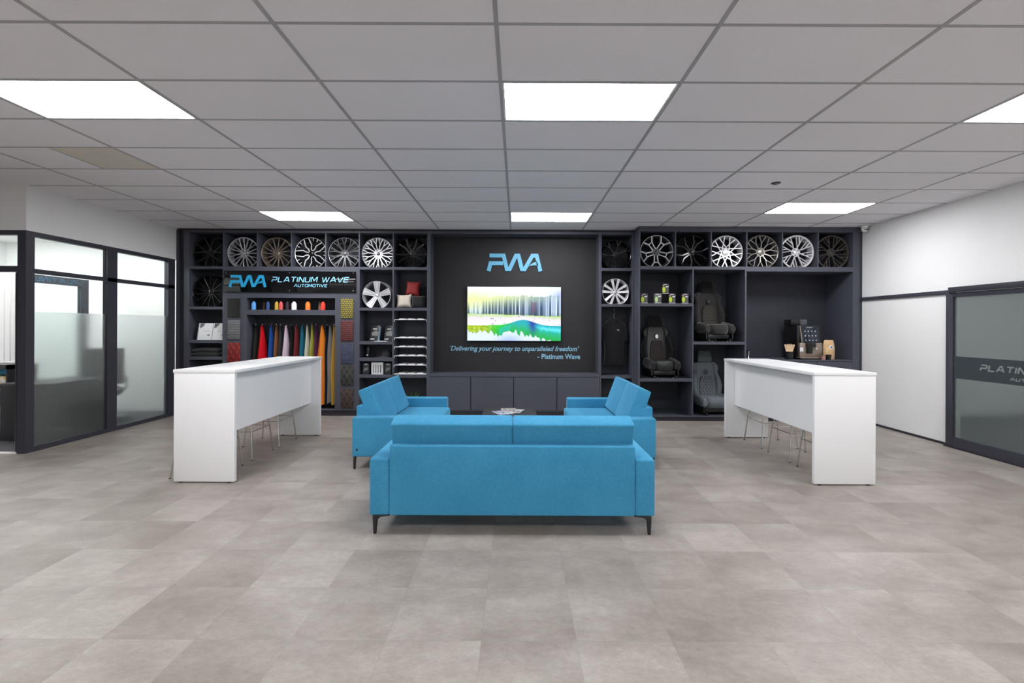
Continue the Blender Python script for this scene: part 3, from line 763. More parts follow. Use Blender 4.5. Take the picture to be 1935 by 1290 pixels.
wheel('white silver mesh alloy wheel with a large round centre cap', mid(1344.6, 1409.6, XR) - .02, zB, YWR, .53, 9, both([(.25, -16), (.97, 31)], .058, .05), BR, cap=SV, cap_r=.19, hub=.25, lipw=.06, rot=5)
wheel('champagne grey alloy wheel with ten forked spokes', mid(1411.8, 1477, XR) - .02, zB, YWR, .54, 10,
      [ln([(.22, 0), (.56, 0)], .06), ln([(.54, 0), (.97, 12)], .038), ln([(.54, 0), (.97, -12)], .038)], CP, hub=.26, cap_r=.17, lipw=.045, rot=4)
TW = [ln([(.2, 0), (.55, 10), (.96, -2)], .055), ln([(.55, 10), (.96, 12)], .05), ln([(.3, 5), (.6, -8), (.96, -12)], .04)]
wheel('bright silver directional alloy wheel with deep lip in the right top row', mid(1479.2, 1544.6, XR) - .02, zB, YWR, .54, 8, TW, BR, hub=.24, lipw=.075, rot=10)
wheel('charcoal directional alloy wheel at the right end of the top row', mid(1546.7, 1611.5, XR) - .02, zB, YWR, .54, 8, TW, CH, hub=.24, lipw=.075, rot=20)

# ------------------------------------------------------------------ sign board over the leathers
sx0, sz0 = XL(423.7), ZL(551.7, 425); sx1, sz1 = XL(672.8), ZL(512.6, 670)
sb = thing('sign_board', 'gloss black acrylic sign with blue logo and lettering above the thread cones', 'sign', (sx0, PF, sz0))
W_, H_ = sx1 - sx0, sz1 - sz0
MB().box(0, W_, -.022, -.014, 0, H_).build('board', M['gloss'], sb, .004)
for i in (0, .5, 1):
    for k in (0, 1):
        c = (.04 + i * (W_ - .08), 0, .03 + k * (H_ - .06))
        MB().lathe([(.001, -.027), (.009, -.027), (.010, -.022), (.010, 0), (.001, 0)], 14, c, 'Y').build('standoff_screw', M['steel'], sb, smooth=True)
def sg(px, py):
    x, z = at(px, py, PF); return x - sx0, z - sz0
lx, lz = sg(433.7, 542.3); lx2, lz2 = sg(504.8, 520)
logo(MB(), lx, lz, lx2 - lx, lz2 - lz, -.026, -.022).build('logo', M['cyan'], sb)
a, b = sg(515, 533.2); a2, b2 = sg(661, 523.6)
glyphs(MB(), 'PLATINUM WAVE', a, b, b2 - b, a2 - a - .02, .0135, -.026, -.022).build('lettering', M['palecyan'], sb)
a, b = sg(557, 542.4); a2, b2 = sg(619, 537)
glyphs(MB(), 'AUTOMOTIVE', a, b, b2 - b, a2 - a, .0075, -.026, -.022, .1).build('lettering', M['palecyan'], sb)

# ------------------------------------------------------------------ television, logo and quote
tx0, tz0 = at(883, 643.3, 8.17); tx1, tz1 = at(1060, 542.3, 8.17)
tv = thing('television', 'flat television showing a turquoise forest lake on the black wall', 'television', ((tx0 + tx1) / 2, 8.17, (tz0 + tz1) / 2))
tw, th = tx1 - tx0, tz1 - tz0
MB().box(-tw / 2 - .012, tw / 2 + .012, .002, .045, -th / 2 - .018, th / 2 + .012).build('housing', M['blackplastic'], tv, .003)
MB().box(-.2, .2, .045, TVY - 8.17, -.15, .15).build('wall_bracket', M['blackmetal'], tv)
def lake(u, v):
    """u right, v down, 0..1: colour of the picture on the screen"""
    def N(x, y=0):
        i = int(math.floor(x)); f = x - i; f = f * f * (3 - 2 * f)
        h = lambda k: (math.sin(k * 127.1 + y * 311.7) * 43758.5453) % 1
        return h(i) * (1 - f) + h(i + 1) * f
    def N2(x, y):
        j = int(math.floor(y)); f = y - j; return N(x, j) * (1 - f) + N(x, j + 1) * f
    mixc = lambda a, b, t: tuple(p + (q - p) * max(0, min(1, t)) for p, q in zip(a, b))
    horizon = .49 + .05 * u + .014 * N(u * 14, 3)
    shore = .71 - .10 * math.exp(-((u - .60) / .15) ** 2) + (.04 * (u - .6) if u > .6 else 0)
    tree_top = .14 + .13 * max(0, .5 - u) + .05 * N(u * 60, 5)
    if v < tree_top:
        c = mixc((.93, .97, 1.0), (.88, .95, .62), (.6 - u) * 1.6 * (v / tree_top))
        return mixc(c, (.60, .65, 1.0), (u - .85) * 6 * (v / tree_top))
    if v < horizon:
        s = N(u * 70, 1) * .55 + N(u * 140, 2) * .45; k = (v - tree_top) / (horizon - tree_top)
        base = mixc((.72, .80, .55), (.42, .52, .68), min(1, k * .8 + u * .7))
        c = mixc(base, (.86, .94, 1.0), (s - .45) * 2.6)
        c = mixc(c, (.93, .96, .66), (1 - k) * (.8 - u) * 1.5)
        c = mixc(c, (.12, .20, .30), (k - .15) * 1.5 * (.62 - s) * 2.6)
        c = mixc(c, (.30, .46, .30), (k - .8) * 3 * N(u * 30, 4))
        if .68 < u < .74 and .3 < k < .85: c = mixc(c, (.45, .25, .35), .45)
        return c
    if v < shore:
        k = (v - horizon) / (shore - horizon); s = N2(u * 40, v * 46)
        c = mixc((.72, .84, .52), (.90, .86, .95), k * 2.4 + (s - .5) * .9)
        if .15 < k < .95: c = mixc(c, (.20, .24, .38), (s - .80) * 7)
        return mixc(c, (.97, .97, 1.0), k * .45)
    sp = N(u * 52, 8) * .09 + N(u * 24, 9) * .06
    edge = .76 + sp + (.07 * min(1, (u - .2) * 8) if u > .2 else 0) - .07 * math.exp(-((u - .50) / .10) ** 2) + (.14 * (u - .62) / .38 if u > .62 else 0)
    if v > edge: return mixc((.84, .90, 1.0), (.62, .72, .98), (v - .85) * 6 * math.exp(-((u - .45) / .12) ** 2))
    k = (v - shore) / max(.02, edge - shore)
    c = mixc((.10, .80, .20), (.0, .66, .22), k)
    c = mixc(c, mixc((.52, .66, .02), (.80, .88, .30), N2(u * 40, v * 50) * 1.2 - .2), (.34 - u) * 7)
    if u > .36: c = mixc(c, (.0, .66, .72), (1 - k) * 1.3 * min(1, (u - .36) * 6))
    c = mixc(c, (.02, .25, .62), 1.3 * math.exp(-((u - .70) / .04) ** 2) * (1 - k))
    if u > .70 and k < .5: c = mixc(c, (.45, .92, .95), .9 * max(0, 1 - abs(k - .25) / .22) * min(1, (u - .70) * 10))
    if .34 < u < .46 and .3 < k < .9: c = mixc(c, (.0, .74, .88), .5)
    return c
nx, nz = 220, 124
me = bpy.data.meshes.new('screen'); vs = []; fs = []; cols = []
for j in range(nz + 1):
    for i in range(nx + 1):
        vs.append((-tw / 2 + tw * i / nx, 0, th / 2 - th * j / nz)); cols += [*[max(0, q) ** 2.2 for q in lake(i / nx, j / nz)], 1]
for j in range(nz):
    for i in range(nx): a = j * (nx + 1) + i; fs.append((a, a + nx + 1, a + nx + 2, a + 1))
me.from_pydata(vs, [], fs)
ca = me.color_attributes.new('picture', 'FLOAT_COLOR', 'POINT'); ca.data.foreach_set('color', cols)
sm = mat('television_picture', (.01, .01, .01), .2); t_ = NT(sm); at_ = t_.n('ShaderNodeVertexColor', layer_name='picture')
t_.l(at_.outputs[0], t_.b.inputs['Emission Color']); t_.b.inputs['Emission Strength'].default_value = .58
me.materials.append(sm); so = bpy.data.objects.new('screen', me); COL.objects.link(so); so.parent = tv
lx, lz = at(920, 512.3, TVY); lx2, lz2 = at(1024.6, 479.6, TVY)
tag(logo(MB(), 0, 0, lx2 - lx, lz2 - lz, -.022, 0).build('wall_logo', M['lblue'], loc=(lx, TVY - .001, lz)), 'large light blue joined-letter logo fixed to the black wall above the television', 'logo')
q = thing('wall_lettering', 'pale blue slogan in two lines on the black wall below the television', 'lettering', (0, TVY - .002, 0))
ax, az = at(849, 662, TVY); bx_, _ = at(1092, 662, TVY)
text_mesh('slogan_line', "'Delivering your journey to unparalleled freedom'", .118, M['tblue'], q, (ax, 0, az), shear=.28, width=bx_ - ax, offset=.0012)
ax, az = at(1015.5, 677.5, TVY); bx_, _ = at(1096, 677.5, TVY)
text_mesh('slogan_line', "- Platinum Wave", .118, M['tblue'], q, (ax, 0, az), width=bx_ - ax, offset=.0022)

# ------------------------------------------------------------------ thread cones
for px, w, c, lb in ((479.5, 7.6, (.10, .38, .85), 'sky blue thread cone at the left end of the narrow shelf'), (499, 5.4, (.05, .022, .015), 'dark brown thread cone half hidden beside the navy one'),
                     (506.3, 6.4, (.02, .07, .22), 'navy blue thread cone on the narrow shelf'), (522.7, 6.8, (.52, .33, .03), 'mustard yellow thread cone beside the pink one'),
                     (531, 6.8, (.68, .09, .10), 'pinkish red thread cone beside the mustard one'), (555.7, 9.4, (.78, .76, .74), 'white thread cone in the middle of the narrow shelf'),
                     (581.7, 9.0, (.85, .20, .02), 'orange thread cone on the narrow shelf'), (604.5, 5.4, (.30, .16, .09), 'tan brown thread cone half hidden behind the bright red one'),
                     (610.5, 8.0, (.80, .04, .02), 'bright red thread cone at the right end of the narrow shelf'),
                     (543.0, 6.5, (.02, .006, .02), 'very dark purple thread cone between the pink and the white ones')):
    dep = .05 if w > 5.6 else .12
    Y = PF + dep; x = PX(px, Y); r = w * .5 * Y / F; h = PZ(569.5, Y, px) - PZ(585.3, Y, px)
    t = thing('thread_cone', lb, 'thread cone', (x, Y, zN1), group='thread cones on the narrow shelf')
    mm = mat('thread', c, .6); q_ = NT(mm); q_.bump(q_.noise(q_.obj(), 300, 1), .3, .001)
    MB().lathe([(.001, .008), (r, .008), (r, h * .72), (r * .55, h * .94), (.001, h * .95)], 20).build('thread', mm, t, smooth=True)
    MB().lathe([(.001, 0), (r * 1.05, 0), (r * 1.05, .008), (.001, .008)], 20).build('base_disc', mat('cone_base', (c[0] * .6 + .05, c[1] * .6 + .05, c[2] * .6 + .05), .5), t)
    MB().lathe([(.001, h * .9), (r * .42, h * .9), (r * .3, h * 1.02), (.001, h * 1.02)], 14).build('cone_tip', mm, t, smooth=True)

# ------------------------------------------------------------------ hanging leathers
rz_ = ZL(610.5, 550) - .02; RY = 8.11
rl = thing('hanging_rail', 'black metal rail carrying the coloured leathers in the wide niche', 'rail', (0, RY, rz_))
MB().tube([(XL(466) + .001, 0, 0), (XL(633) - .001, 0, 0)], .012, 10).build('rail_tube', M['blackmetal'], rl)
for px in (502, 616): MB().box(PX(px, RY) - .008, PX(px, RY) + .008, -.006, .006, .010, zN2 - rz_).build('rail_bracket', M['blackmetal'], rl)
leath = [(479, 5, (.035, .037, .03), 'thin dark olive leather at the left end of the rail', 0), (491.5, 19, (.62, .006, .012), 'bright red leather, widest at the left of the rail', -1),
         (509, 12, (.012, .065, .27), 'royal blue leather hanging beside the red one', 0), (517.8, 7, (.26, .11, .05), 'tan brown leather hanging beside the blue one', 0),
         (526, 6, (.05, .05, .055), 'dark grey leather between the tan and lilac ones', 0), (537.5, 14, (.60, .47, .56), 'pale lilac leather hanging in the middle', 1),
         (547, 8, (.020, .020, .020), 'black leather to the right of the lilac one', 0), (557, 10, (.19, .025, .028), 'maroon leather hanging beside the teal one', 0),
         (568.5, 10, (.01, .13, .19), 'teal leather hanging beside the maroon one', 0), (576.3, 7, (.70, .68, .62), 'cream white leather hanging between teal and lime', 0),
         (585.7, 9, (.42, .44, .07), 'lime green leather beside the cream one', 0), (594, 7, (.10, .03, .10), 'purple leather left of the orange one', 0),
         (606, 23, (.80, .22, .02), 'bright orange leather reaching almost to the floor', 0), (614.5, 7, (.018, .024, .05), 'navy leather right behind the orange one', 0),
         (621.5, 12, (.23, .24, .26), 'mid grey leather between the orange and mustard ones', 0), (627.5, 5, (.06, .055, .05), 'dark brown grey leather tucked behind the mustard one', 0),
         (629, 13, (.66, .38, .07), 'mustard yellow leather at the right end of the rail', 0)]
for i, (px, w, c, lb, sk) in enumerate(leath):
    x = PX(px, 8.02); hw = w * .5 * 8.1 / F
    lm = mat('leather', c, .5, spec=.4); q_ = NT(lm); q_.bump(q_.noise(q_.obj(), 120, 3), .2, .002)
    zt, zl = rz_ - .02, ZL(764 + (i * 5 % 7), 620)
    x = max(XL(466) + hw + .004, min(XL(633) - hw - .006, x))
    t = thing('leather_hide', lb, 'leather', (x, RY - (.035 if w > 9 else 0), 0), group='coloured leathers hanging on the rail')
    secs = []; NS = 12
    random.seed(50 + i); ph = random.random() * 6
    for k in range(NS + 1):
        f = k / NS; zz = zt + (zl - zt) * f
        g_ = .10 + .90 * min(1, f * 2.0) ** .8 * (1 - .12 * max(0, f - .6)); a = hw * g_; d = .10 * (.35 + .65 * min(1, f * 3))
        rip = .12 * a * sin(f * 7 + ph); rd = -.01 * sk * min(1, f * 3)
        low = (.05 if k == NS else 0)
        secs.append([(rip + rd, -d, zz), (a * .45 + rip, -d * .55, zz + low * .4), (a, d * .2, zz + low), (a * .8, d * .9, zz + low), (0, d * .6, zz), (-a * .8, d * .9, zz + low), (-a, d * .2, zz + low), (-a * .45 + rip, -d * .6, zz + low * .4)])
    MB().loft(secs).build('hide', lm, t, smooth=True)
    dy_ = .035 if w > 9 else 0
    hk = [(0, dy_, zt - .01), (0, -.013 + dy_, zt + .004)] + [(0, dy_ + .0155 * cos(a), rz_ + .0155 * sin(a)) for a in (radians(200), radians(150), radians(110), radians(70), radians(30))]
    MB().tube(hk, .0025, 6).build('hook', M['chrome'], t)

# ------------------------------------------------------------------ leather swatches on the panel
sw = [(430.8, 454.2, 563.4, 599.3, 'plain', (.007, .007, .007), (.018, .018, .018), 1, 'plain black textured leather swatch, topmost at the left of the niche'),
      (430.8, 454.2, 605, 640.6, 'stripe', (.17, .17, .18), (.07, .07, .075), 36, 'grey leather swatch stitched in horizontal channels'),
      (430.8, 454.2, 647.3, 684, 'diamond', (.30, .022, .022), (.10, .006, .006), 10.5, 'red diamond-quilted leather swatch just above the white counter'),
      (644.6, 668.2, 564.4, 601, 'hex', (.34, .28, .05), (.02, .02, .02), 30, 'yellow and black honeycomb-stitched swatch, topmost at the right of the niche'),
      (644.6, 668.2, 606, 643.6, 'hex', (.17, .03, .03), (.03, .012, .012), 30, 'dark red honeycomb-stitched leather swatch below the yellow one'),
      (644.6, 668.2, 649.3, 686.3, 'hex', (.022, .03, .07), (.07, .08, .13), 30, 'navy blue honeycomb-stitched leather swatch'),
      (644.6, 668.2, 691, 728.2, 'diamond', (.020, .020, .020), (.05, .05, .045), 10.5, 'black diamond-quilted leather swatch below the navy one'),
      (644.6, 668.2, 733.7, 770.8, 'diamond', (.030, .022, .020), (.075, .045, .04), 10.5, 'dark brown diamond-quilted leather swatch, lowest at the right of the niche')]
for x0, x1, y0, y1, kd, c0, c1, sc, lb in sw:
    a0, b1 = at(x0, y0, PF); a1, b0 = at(x1, y1, PF)
    m = quilt_mat('swatch_' + kd, c0, c1, kd, sc) if kd != 'plain' else fabric('swatch_plain', c0, c1, 200)
    o = MB().box(a0 - (a0 + a1) / 2, a1 - (a0 + a1) / 2, -.014, 0, b0 - (b0 + b1) / 2, b1 - (b0 + b1) / 2).build('leather_swatch', m, None, .004, 2, loc=((a0 + a1) / 2, PF - .0005, (b0 + b1) / 2))
    tag(o, lb, 'leather swatch', 'stitched leather swatches beside the niche')

# ------------------------------------------------------------------ small things in the left shelves
for k, (px, lb) in enumerate(((385, 'white brochure leaning at the left on the shelf above the folded clothes'), (414.5, 'white brochure leaning beside the other, cut off by the shelf divider'))):
    x = PX(px, PF + .03)
    t = thing('brochure', lb, 'brochure', (x + (.0 if k == 0 else -.02), PF + .035, shelvesL['c1b']), 0, 'white brochures in the left column')
    t.rotation_euler = (radians(-12), 0, 0)
    MB().box(-.122, .122, 0, .012, 0.003, .29).build('cover', M['paper'], t, .002)
    MB().box(-.117, -.110, -.0015, 0, .01, .285).build('spine_print', M['greyprint'], t)
    MB().prism([(-.095, .285), (-.01, .285), (-.03, .25), (-.06, .215), (-.095, .20)], -.0015, 0).build('corner_print', M['greyprint'], t)
    text_mesh('title', 'WHEELS', .03, mat('pale_grey_print', (.4, .4, .42), .5), t, (-.03, -.001, .15), extrude=.0005) if False else MB().box(-.03, .085, -.0012, 0, .148, .156).build('title_line', mat('pale_grey_print', (.42, .42, .44), .5), t)
    MB().box(.045, .09, -.0012, 0, .075, .095).build('mark_or_glint', M['greyprint'], t)
for k in range(2):
    tag(MB().pillow(.44 - k * .03, .30, .075, Matrix.Translation((PX(392, 8.05), PF + .17, shelvesL['c1c'] + .037 + k * .066)) @ Matrix.Rotation(pi / 2, 4, 'X'), pinch=.02).build('folded_shirt', M['blackcotton'], smooth=True),
        ('black folded shirt at the bottom of the pile in the left column', 'black folded shirt on top of the pile in the left column')[k], 'shirt', 'folded black shirts')
def pbox(name, mb, m, **k): return mb.build(name, m, **k)
# brochures in black holders
for k, (px, lb) in enumerate(((706, 'dark car brochure leaning in a clear holder, left one below the broad-spoked wheel'), (733, 'dark car brochure leaning in a clear holder, right one below the broad-spoked wheel'))):
    Y = PF + .12
    t = thing('brochure', lb, 'brochure', (PX(px, Y), Y, shelvesL['c6b']), radians(-18), 'dark brochures in stands')
    t.rotation_euler = (radians(-14), 0, radians(-18))
    MB().box(-.085, .085, 0, .01, .002, .28).build('cover', M['darkbox'], t, .002)
    MB().prism([(-.05, .10), (.06, .09), (.075, .15), (.02, .19), (-.06, .15)], -.001, 0).build('cover_picture', mat('silver_car_print', (.20, .20, .19), .4), t)
    MB().box(-.045, .035, -.001, 0, .208, .222).build('title_line', M['paper'], t)
    MB().box(-.07, .01, -.001, 0, .032, .046).build('title_line', M['paper'], t)
    MB().box(.088, .094, -.012, .03, .002, .26).build('holder_edge', mat('pale_blue_acrylic', (.35, .5, .62), .1), t)
tag(MB().box(0, .2, 0, .14, 0, .006).build('leaflet', M['paper'], loc=(PX(707, PF + .01), PF + .015, shelvesL['c6b'])), 'white leaflet lying flat between the dark brochures', 'leaflet')
cp = thing('baseball_cap', 'dark grey cap on the shelf below the dark brochures', 'cap', (PX(729, PF + .17), PF + .17, shelvesL['c6c']), radians(-30))
MB().lathe([(.001, .125), (.03, .123), (.06, .108), (.082, .075), (.088, .03), (.088, .0)], 24).build('crown', mat('charcoal_cotton', (.045, .045, .05), .9), cp, smooth=True)
MB().loft([[(.075 * sin(a), -.075 * cos(a), .012), (.10 * sin(a), -.085 * cos(a) - .09 * cos(a) ** 2, .005), (.10 * sin(a), -.085 * cos(a) - .09 * cos(a) ** 2, .009), (.075 * sin(a), -.075 * cos(a), .02)] for a in [radians(-75 + 15 * i) for i in range(11)]]).build('peak', mat('grey_peak', (.08, .08, .085), .8), cp, smooth=True)
mg = thing('travel_mug', 'black travel mug at the left of the shelf with the cap', 'mug', (PX(696, PF + .12), PF + .12, shelvesL['c6c']))
MB().lathe([(.001, 0), (.034, 0), (.040, .09), (.042, .16), (.036, .175), (.001, .175)], 20).build('body', M['blackplastic'], mg, smooth=True)
MB().box(-.015, .01, -.044, -.036, .035, .05).build('mark_or_glint', M['paper'], mg)  # white patch painted on as the highlight on the dark mug
for px, w, kd, lb in ((691.5, 12, 0, 'dark printed box left of the white one in the lowest full shelf row'), (713, 22, 1, 'white box with four dark tools pictured on it'), (733, 12.5, 0, 'dark printed box right of the white one')):
    Y = PF + .05; hw = w / 2 * Y / F; hh = .19 if kd == 0 else .205
    t = thing('product_box', lb, 'box', (PX(px, Y), Y, shelvesL['c6d']))
    MB().box(-hw, hw, 0, .1, 0, hh).build('carton', M['paper'] if kd else M['darkbox'], t, .002)
    if kd:
        for j in range(4): MB().box(-.065 + j * .038, -.052 + j * .038 + (.008 if j == 3 else 0), -.001, 0, .03, .165).build('picture_bar', M['greyprint'], t)
    else:
        MB().prism([(-.04, .05), (.03, .08), (.045, .12), (-.02, .11)], -.001, 0).build('picture', mat('grey_picture', (.16, .16, .17), .4), t)
        MB().box(-.02, .025, -.001, 0, .165, .175).build('title_line', M['paper'], t)
# cushions
z7 = shelvesL['c7a']
def cushion(px, pz, w, h, tk, m, Y, tilt, lb, ry=0):
    x = PX(px, Y)
    mt = Matrix.Translation((x, Y, z7 + pz)) @ Matrix.Rotation(radians(tilt), 4, 'X') @ Matrix.Rotation(radians(ry), 4, 'Y')
    o = MB().pillow(w, h, tk, mt, pinch=.12).build('cushion', m, smooth=True)
    return tag(o, lb, 'cushion', 'small cushions on the shelf')
cushion(763.5, .115, .26, .235, .10, M['beigefab'], PF + .10, -8, 'small beige leather cushion at the front of the shelf', -2)
cushion(790.5, .105, .24, .215, .10, M['blackfab'], PF + .09, -6, 'small black cushion lying right of the beige one')
cushion(780, .335, .25, .26, .10, M['redfab'], PF + .20, -10, 'small dark red leather cushion on top of the beige and black ones', 4)
cushion(797, .20, .22, .40, .07, M['blackfab'], PF + .33, -4, 'tall black cushion standing behind the red one')
# white sample trays
for k, (yt, ln_) in enumerate(((603, 'topmost'), (637.5, 'second from the top'), (654.7, 'third from the top'), (671.7, 'fourth from the top'), (689, 'second from the bottom'), (706, 'lowest'))):
    z = ZL(yt + 1.4, 775); z = max(z, shelvesL['c7b'] + .0)
    t = thing('sample_tray', 'white acrylic tray of pale sample chips, %s in the stack' % ln_, 'tray', (0, PF + .01, z), group='white sample trays in the shelf column')
    x0, x1 = XL(744) + .006, XL(806.5) - .006
    MB().box(x0, x1, 0, .34, 0, .010).build('tray', M['tray'], t, .002)
    for s_ in (x0, x1): MB().box(s_ - .004, s_ + .004, .0, .02, -.03 if k < 5 else 0, .0 if k < 5 else .01).build('side_clip', M['whiteplastic'], t)
    for j in range(3):
        xc = x0 + .135 + j * .152
        MB().prism([(xc - .065, .010), (xc + .055, .010), (xc + .045, .024), (xc - .052, .026)], .012, .30).build('sample_chip', M['chip'], t, .001)
# plant
pl = thing('potted_plant', 'small green plant with spiky leaves behind the left sofa, on the bottom shelf', 'plant', (PX(781, PF + .15), PF + .15, zb))
MB().lathe([(.001, 0), (.055, 0), (.075, .12), (.07, .12), (.06, .11), (.001, .11)], 20).build('pot', M['pot'], pl, smooth=True)
random.seed(4)
for k in range(22):
    a = random.random() * 2 * pi; L_ = .12 + .09 * random.random(); w = .012
    p = []
    for i in range(5):
        f = i / 4; r = L_ * .75 * f; zz = .11 + L_ * 1.1 * f - .05 * f * f
        ww = w * sin(pi * min(.97, .15 + f * .85)); ca_, sa_ = cos(a), sin(a)
        p.append([(r * ca_ - ww * sa_, r * sa_ + ww * ca_, zz), (r * ca_, r * sa_, zz + .003), (r * ca_ + ww * sa_, r * sa_ - ww * ca_, zz), (r * ca_, r * sa_, zz - .002)])
    MB().loft(p).build('leaf', M['leaf2'] if k % 3 == 0 else M['leaf'], pl)

# ------------------------------------------------------------------ shirt on a hanger
Y = PF + .16
sx = PX(1160, Y); st = thing('polo_shirt', 'black polo shirt with a tiny chest emblem in the narrow column', 'shirt', (sx, Y, 0))
def sp(px, py): a, b = at(px, py, Y); return (a - sx, b)
out = [sp(*p) for p in ((1152, 603), (1145, 608), (1139, 613), (1137.2, 622), (1137.0, 640), (1141.0, 643), (1143, 660), (1141, 688), (1158, 689), (1176.5, 688), (1178, 665), (1179.5, 645), (1185.5, 642), (1184, 625), (1181.5, 615), (1173, 608), (1167, 603.5), (1160, 606))]
MB().prism(out, -.045, .045).build('body', M['blackcotton'], st, .015, 3)
MB().prism([sp(*p) for p in ((1151, 604), (1154, 599.5), (1160, 602), (1165, 600), (1168.5, 604), (1164, 609), (1160, 612), (1155, 609))], -.052, .03).build('collar', M['blackcotton'], st, .006, 2)
for k in range(3): MB().lathe([(.001, -.055), (.005, -.055), (.005, -.05), (.001, -.05)], 10, (sp(1160, 616 + 5 * k)[0], 0, sp(1160, 616 + 5 * k)[1]), 'Y').build('button', M['blackplastic'], st)
ex, ez = sp(1167, 623.5); MB().prism([(ex - .02, ez), (ex + .01, ez - .01), (ex + .02, ez + .002), (ex - .012, ez + .01)], -.049, -.045).build('emblem', M['paper'], st)
hg = thing('coat_hanger', 'dark coat hanger holding the black polo shirt', 'hanger', (sx, Y, 0))
hz = ZL(579.5, 1165)
MB().tube([(sp(1142, 612)[0], 0, sp(1142, 612)[1] - .005), (0, 0, sp(1160, 601)[1]), (sp(1178, 612)[0], 0, sp(1178, 612)[1] - .005)], .006, 8).build('shoulder_bar', M['blackplastic'], hg)
MB().tube([(0, 0, sp(1160, 601)[1]), (0, 0, sp(1160, 595)[1]), (.012, 0, sp(1160, 592)[1]), (.0, 0, sp(1160, 589)[1]), (-.01, 0, sp(1160, 590)[1])], .003, 8).build('hook', M['steel'], hg)
cr = thing('hanging_loop', 'small black rail loop under the shelf carrying the coat hanger', 'rail', (sx, Y, 0))
MB().box(-.008, .008, -.012, .012, sp(1160, 588.5)[1], hz).build('rail_bracket', M['blackmetal'], cr)
# ------------------------------------------------------------------ five small boxes
bw = .108; bh = .158
def lime_box(px, z, lb, pale=False):
    Y = PR + .05; t = thing('product_box', lb, 'box', (PX(px, Y), Y, z), radians(-3), 'lime and black product boxes')
    MB().box(-bw / 2, bw / 2, 0, .09, 0, bh).build('carton', M['darkbox'] if not pale else mat('grey_box_card', (.14, .14, .16), .4), t, .002)
    q = []; 
    for k in range(16):
        a = 2 * pi * k / 16; q.append((-.026 + .024 * cos(a), .062 + (.044 if sin(a) > 0 else -.044) * (abs(sin(a)) ** .6)))
    MB().prism(q, -.0015, 0).build('lime_can_print', M['lime'] if not pale else mat('pale_lime_print', (.5, .72, .25), .45), t)
    MB().prism([(.005, .02), (.048, .02), (.048, .098), (.02, .105), (.005, .095)], -.001, 0).build('grey_picture', mat('grey_box_print', (.10, .09, .09), .5), t)
    MB().prism([(.0, .108), (.012, .122), (.026, .112), (.05, .128), (.046, .106), (.026, .1), (.008, .1)], -.0012, 0).build('white_mark', M['paper'], t)
    if not pale: MB().lathe([(.001, -.001), (.010, -.001), (.010, 0), (.001, 0)], 14, (-.032, 0, .124), 'Y').build('round_badge', mat('peach_print', (.75, .42, .3), .5), t)
    MB().box(-.03, .022, -.0012, 0, .143, .151).build('title_line', M['paper'], t)
    MB().box(-bw / 2 + .002, bw / 2 - .002, -.001, 0, .001, .010).build('white_base_strip', M['paper'], t)
    return t
xs_ = [(1217.3, 'lime product box at the left end of the lower row', False), (1243.3, 'paler lime product box, second of the lower row', True), (1270, 'lime product box, third of the lower row', False), (1294.5, 'lime product box at the right end of the lower row', False)]
for px, lb, pale in xs_: lime_box(px, zR1, lb, pale)
lime_box(1257.3, zR1 + bh + .001, 'single lime product box balanced on top of the lower row')

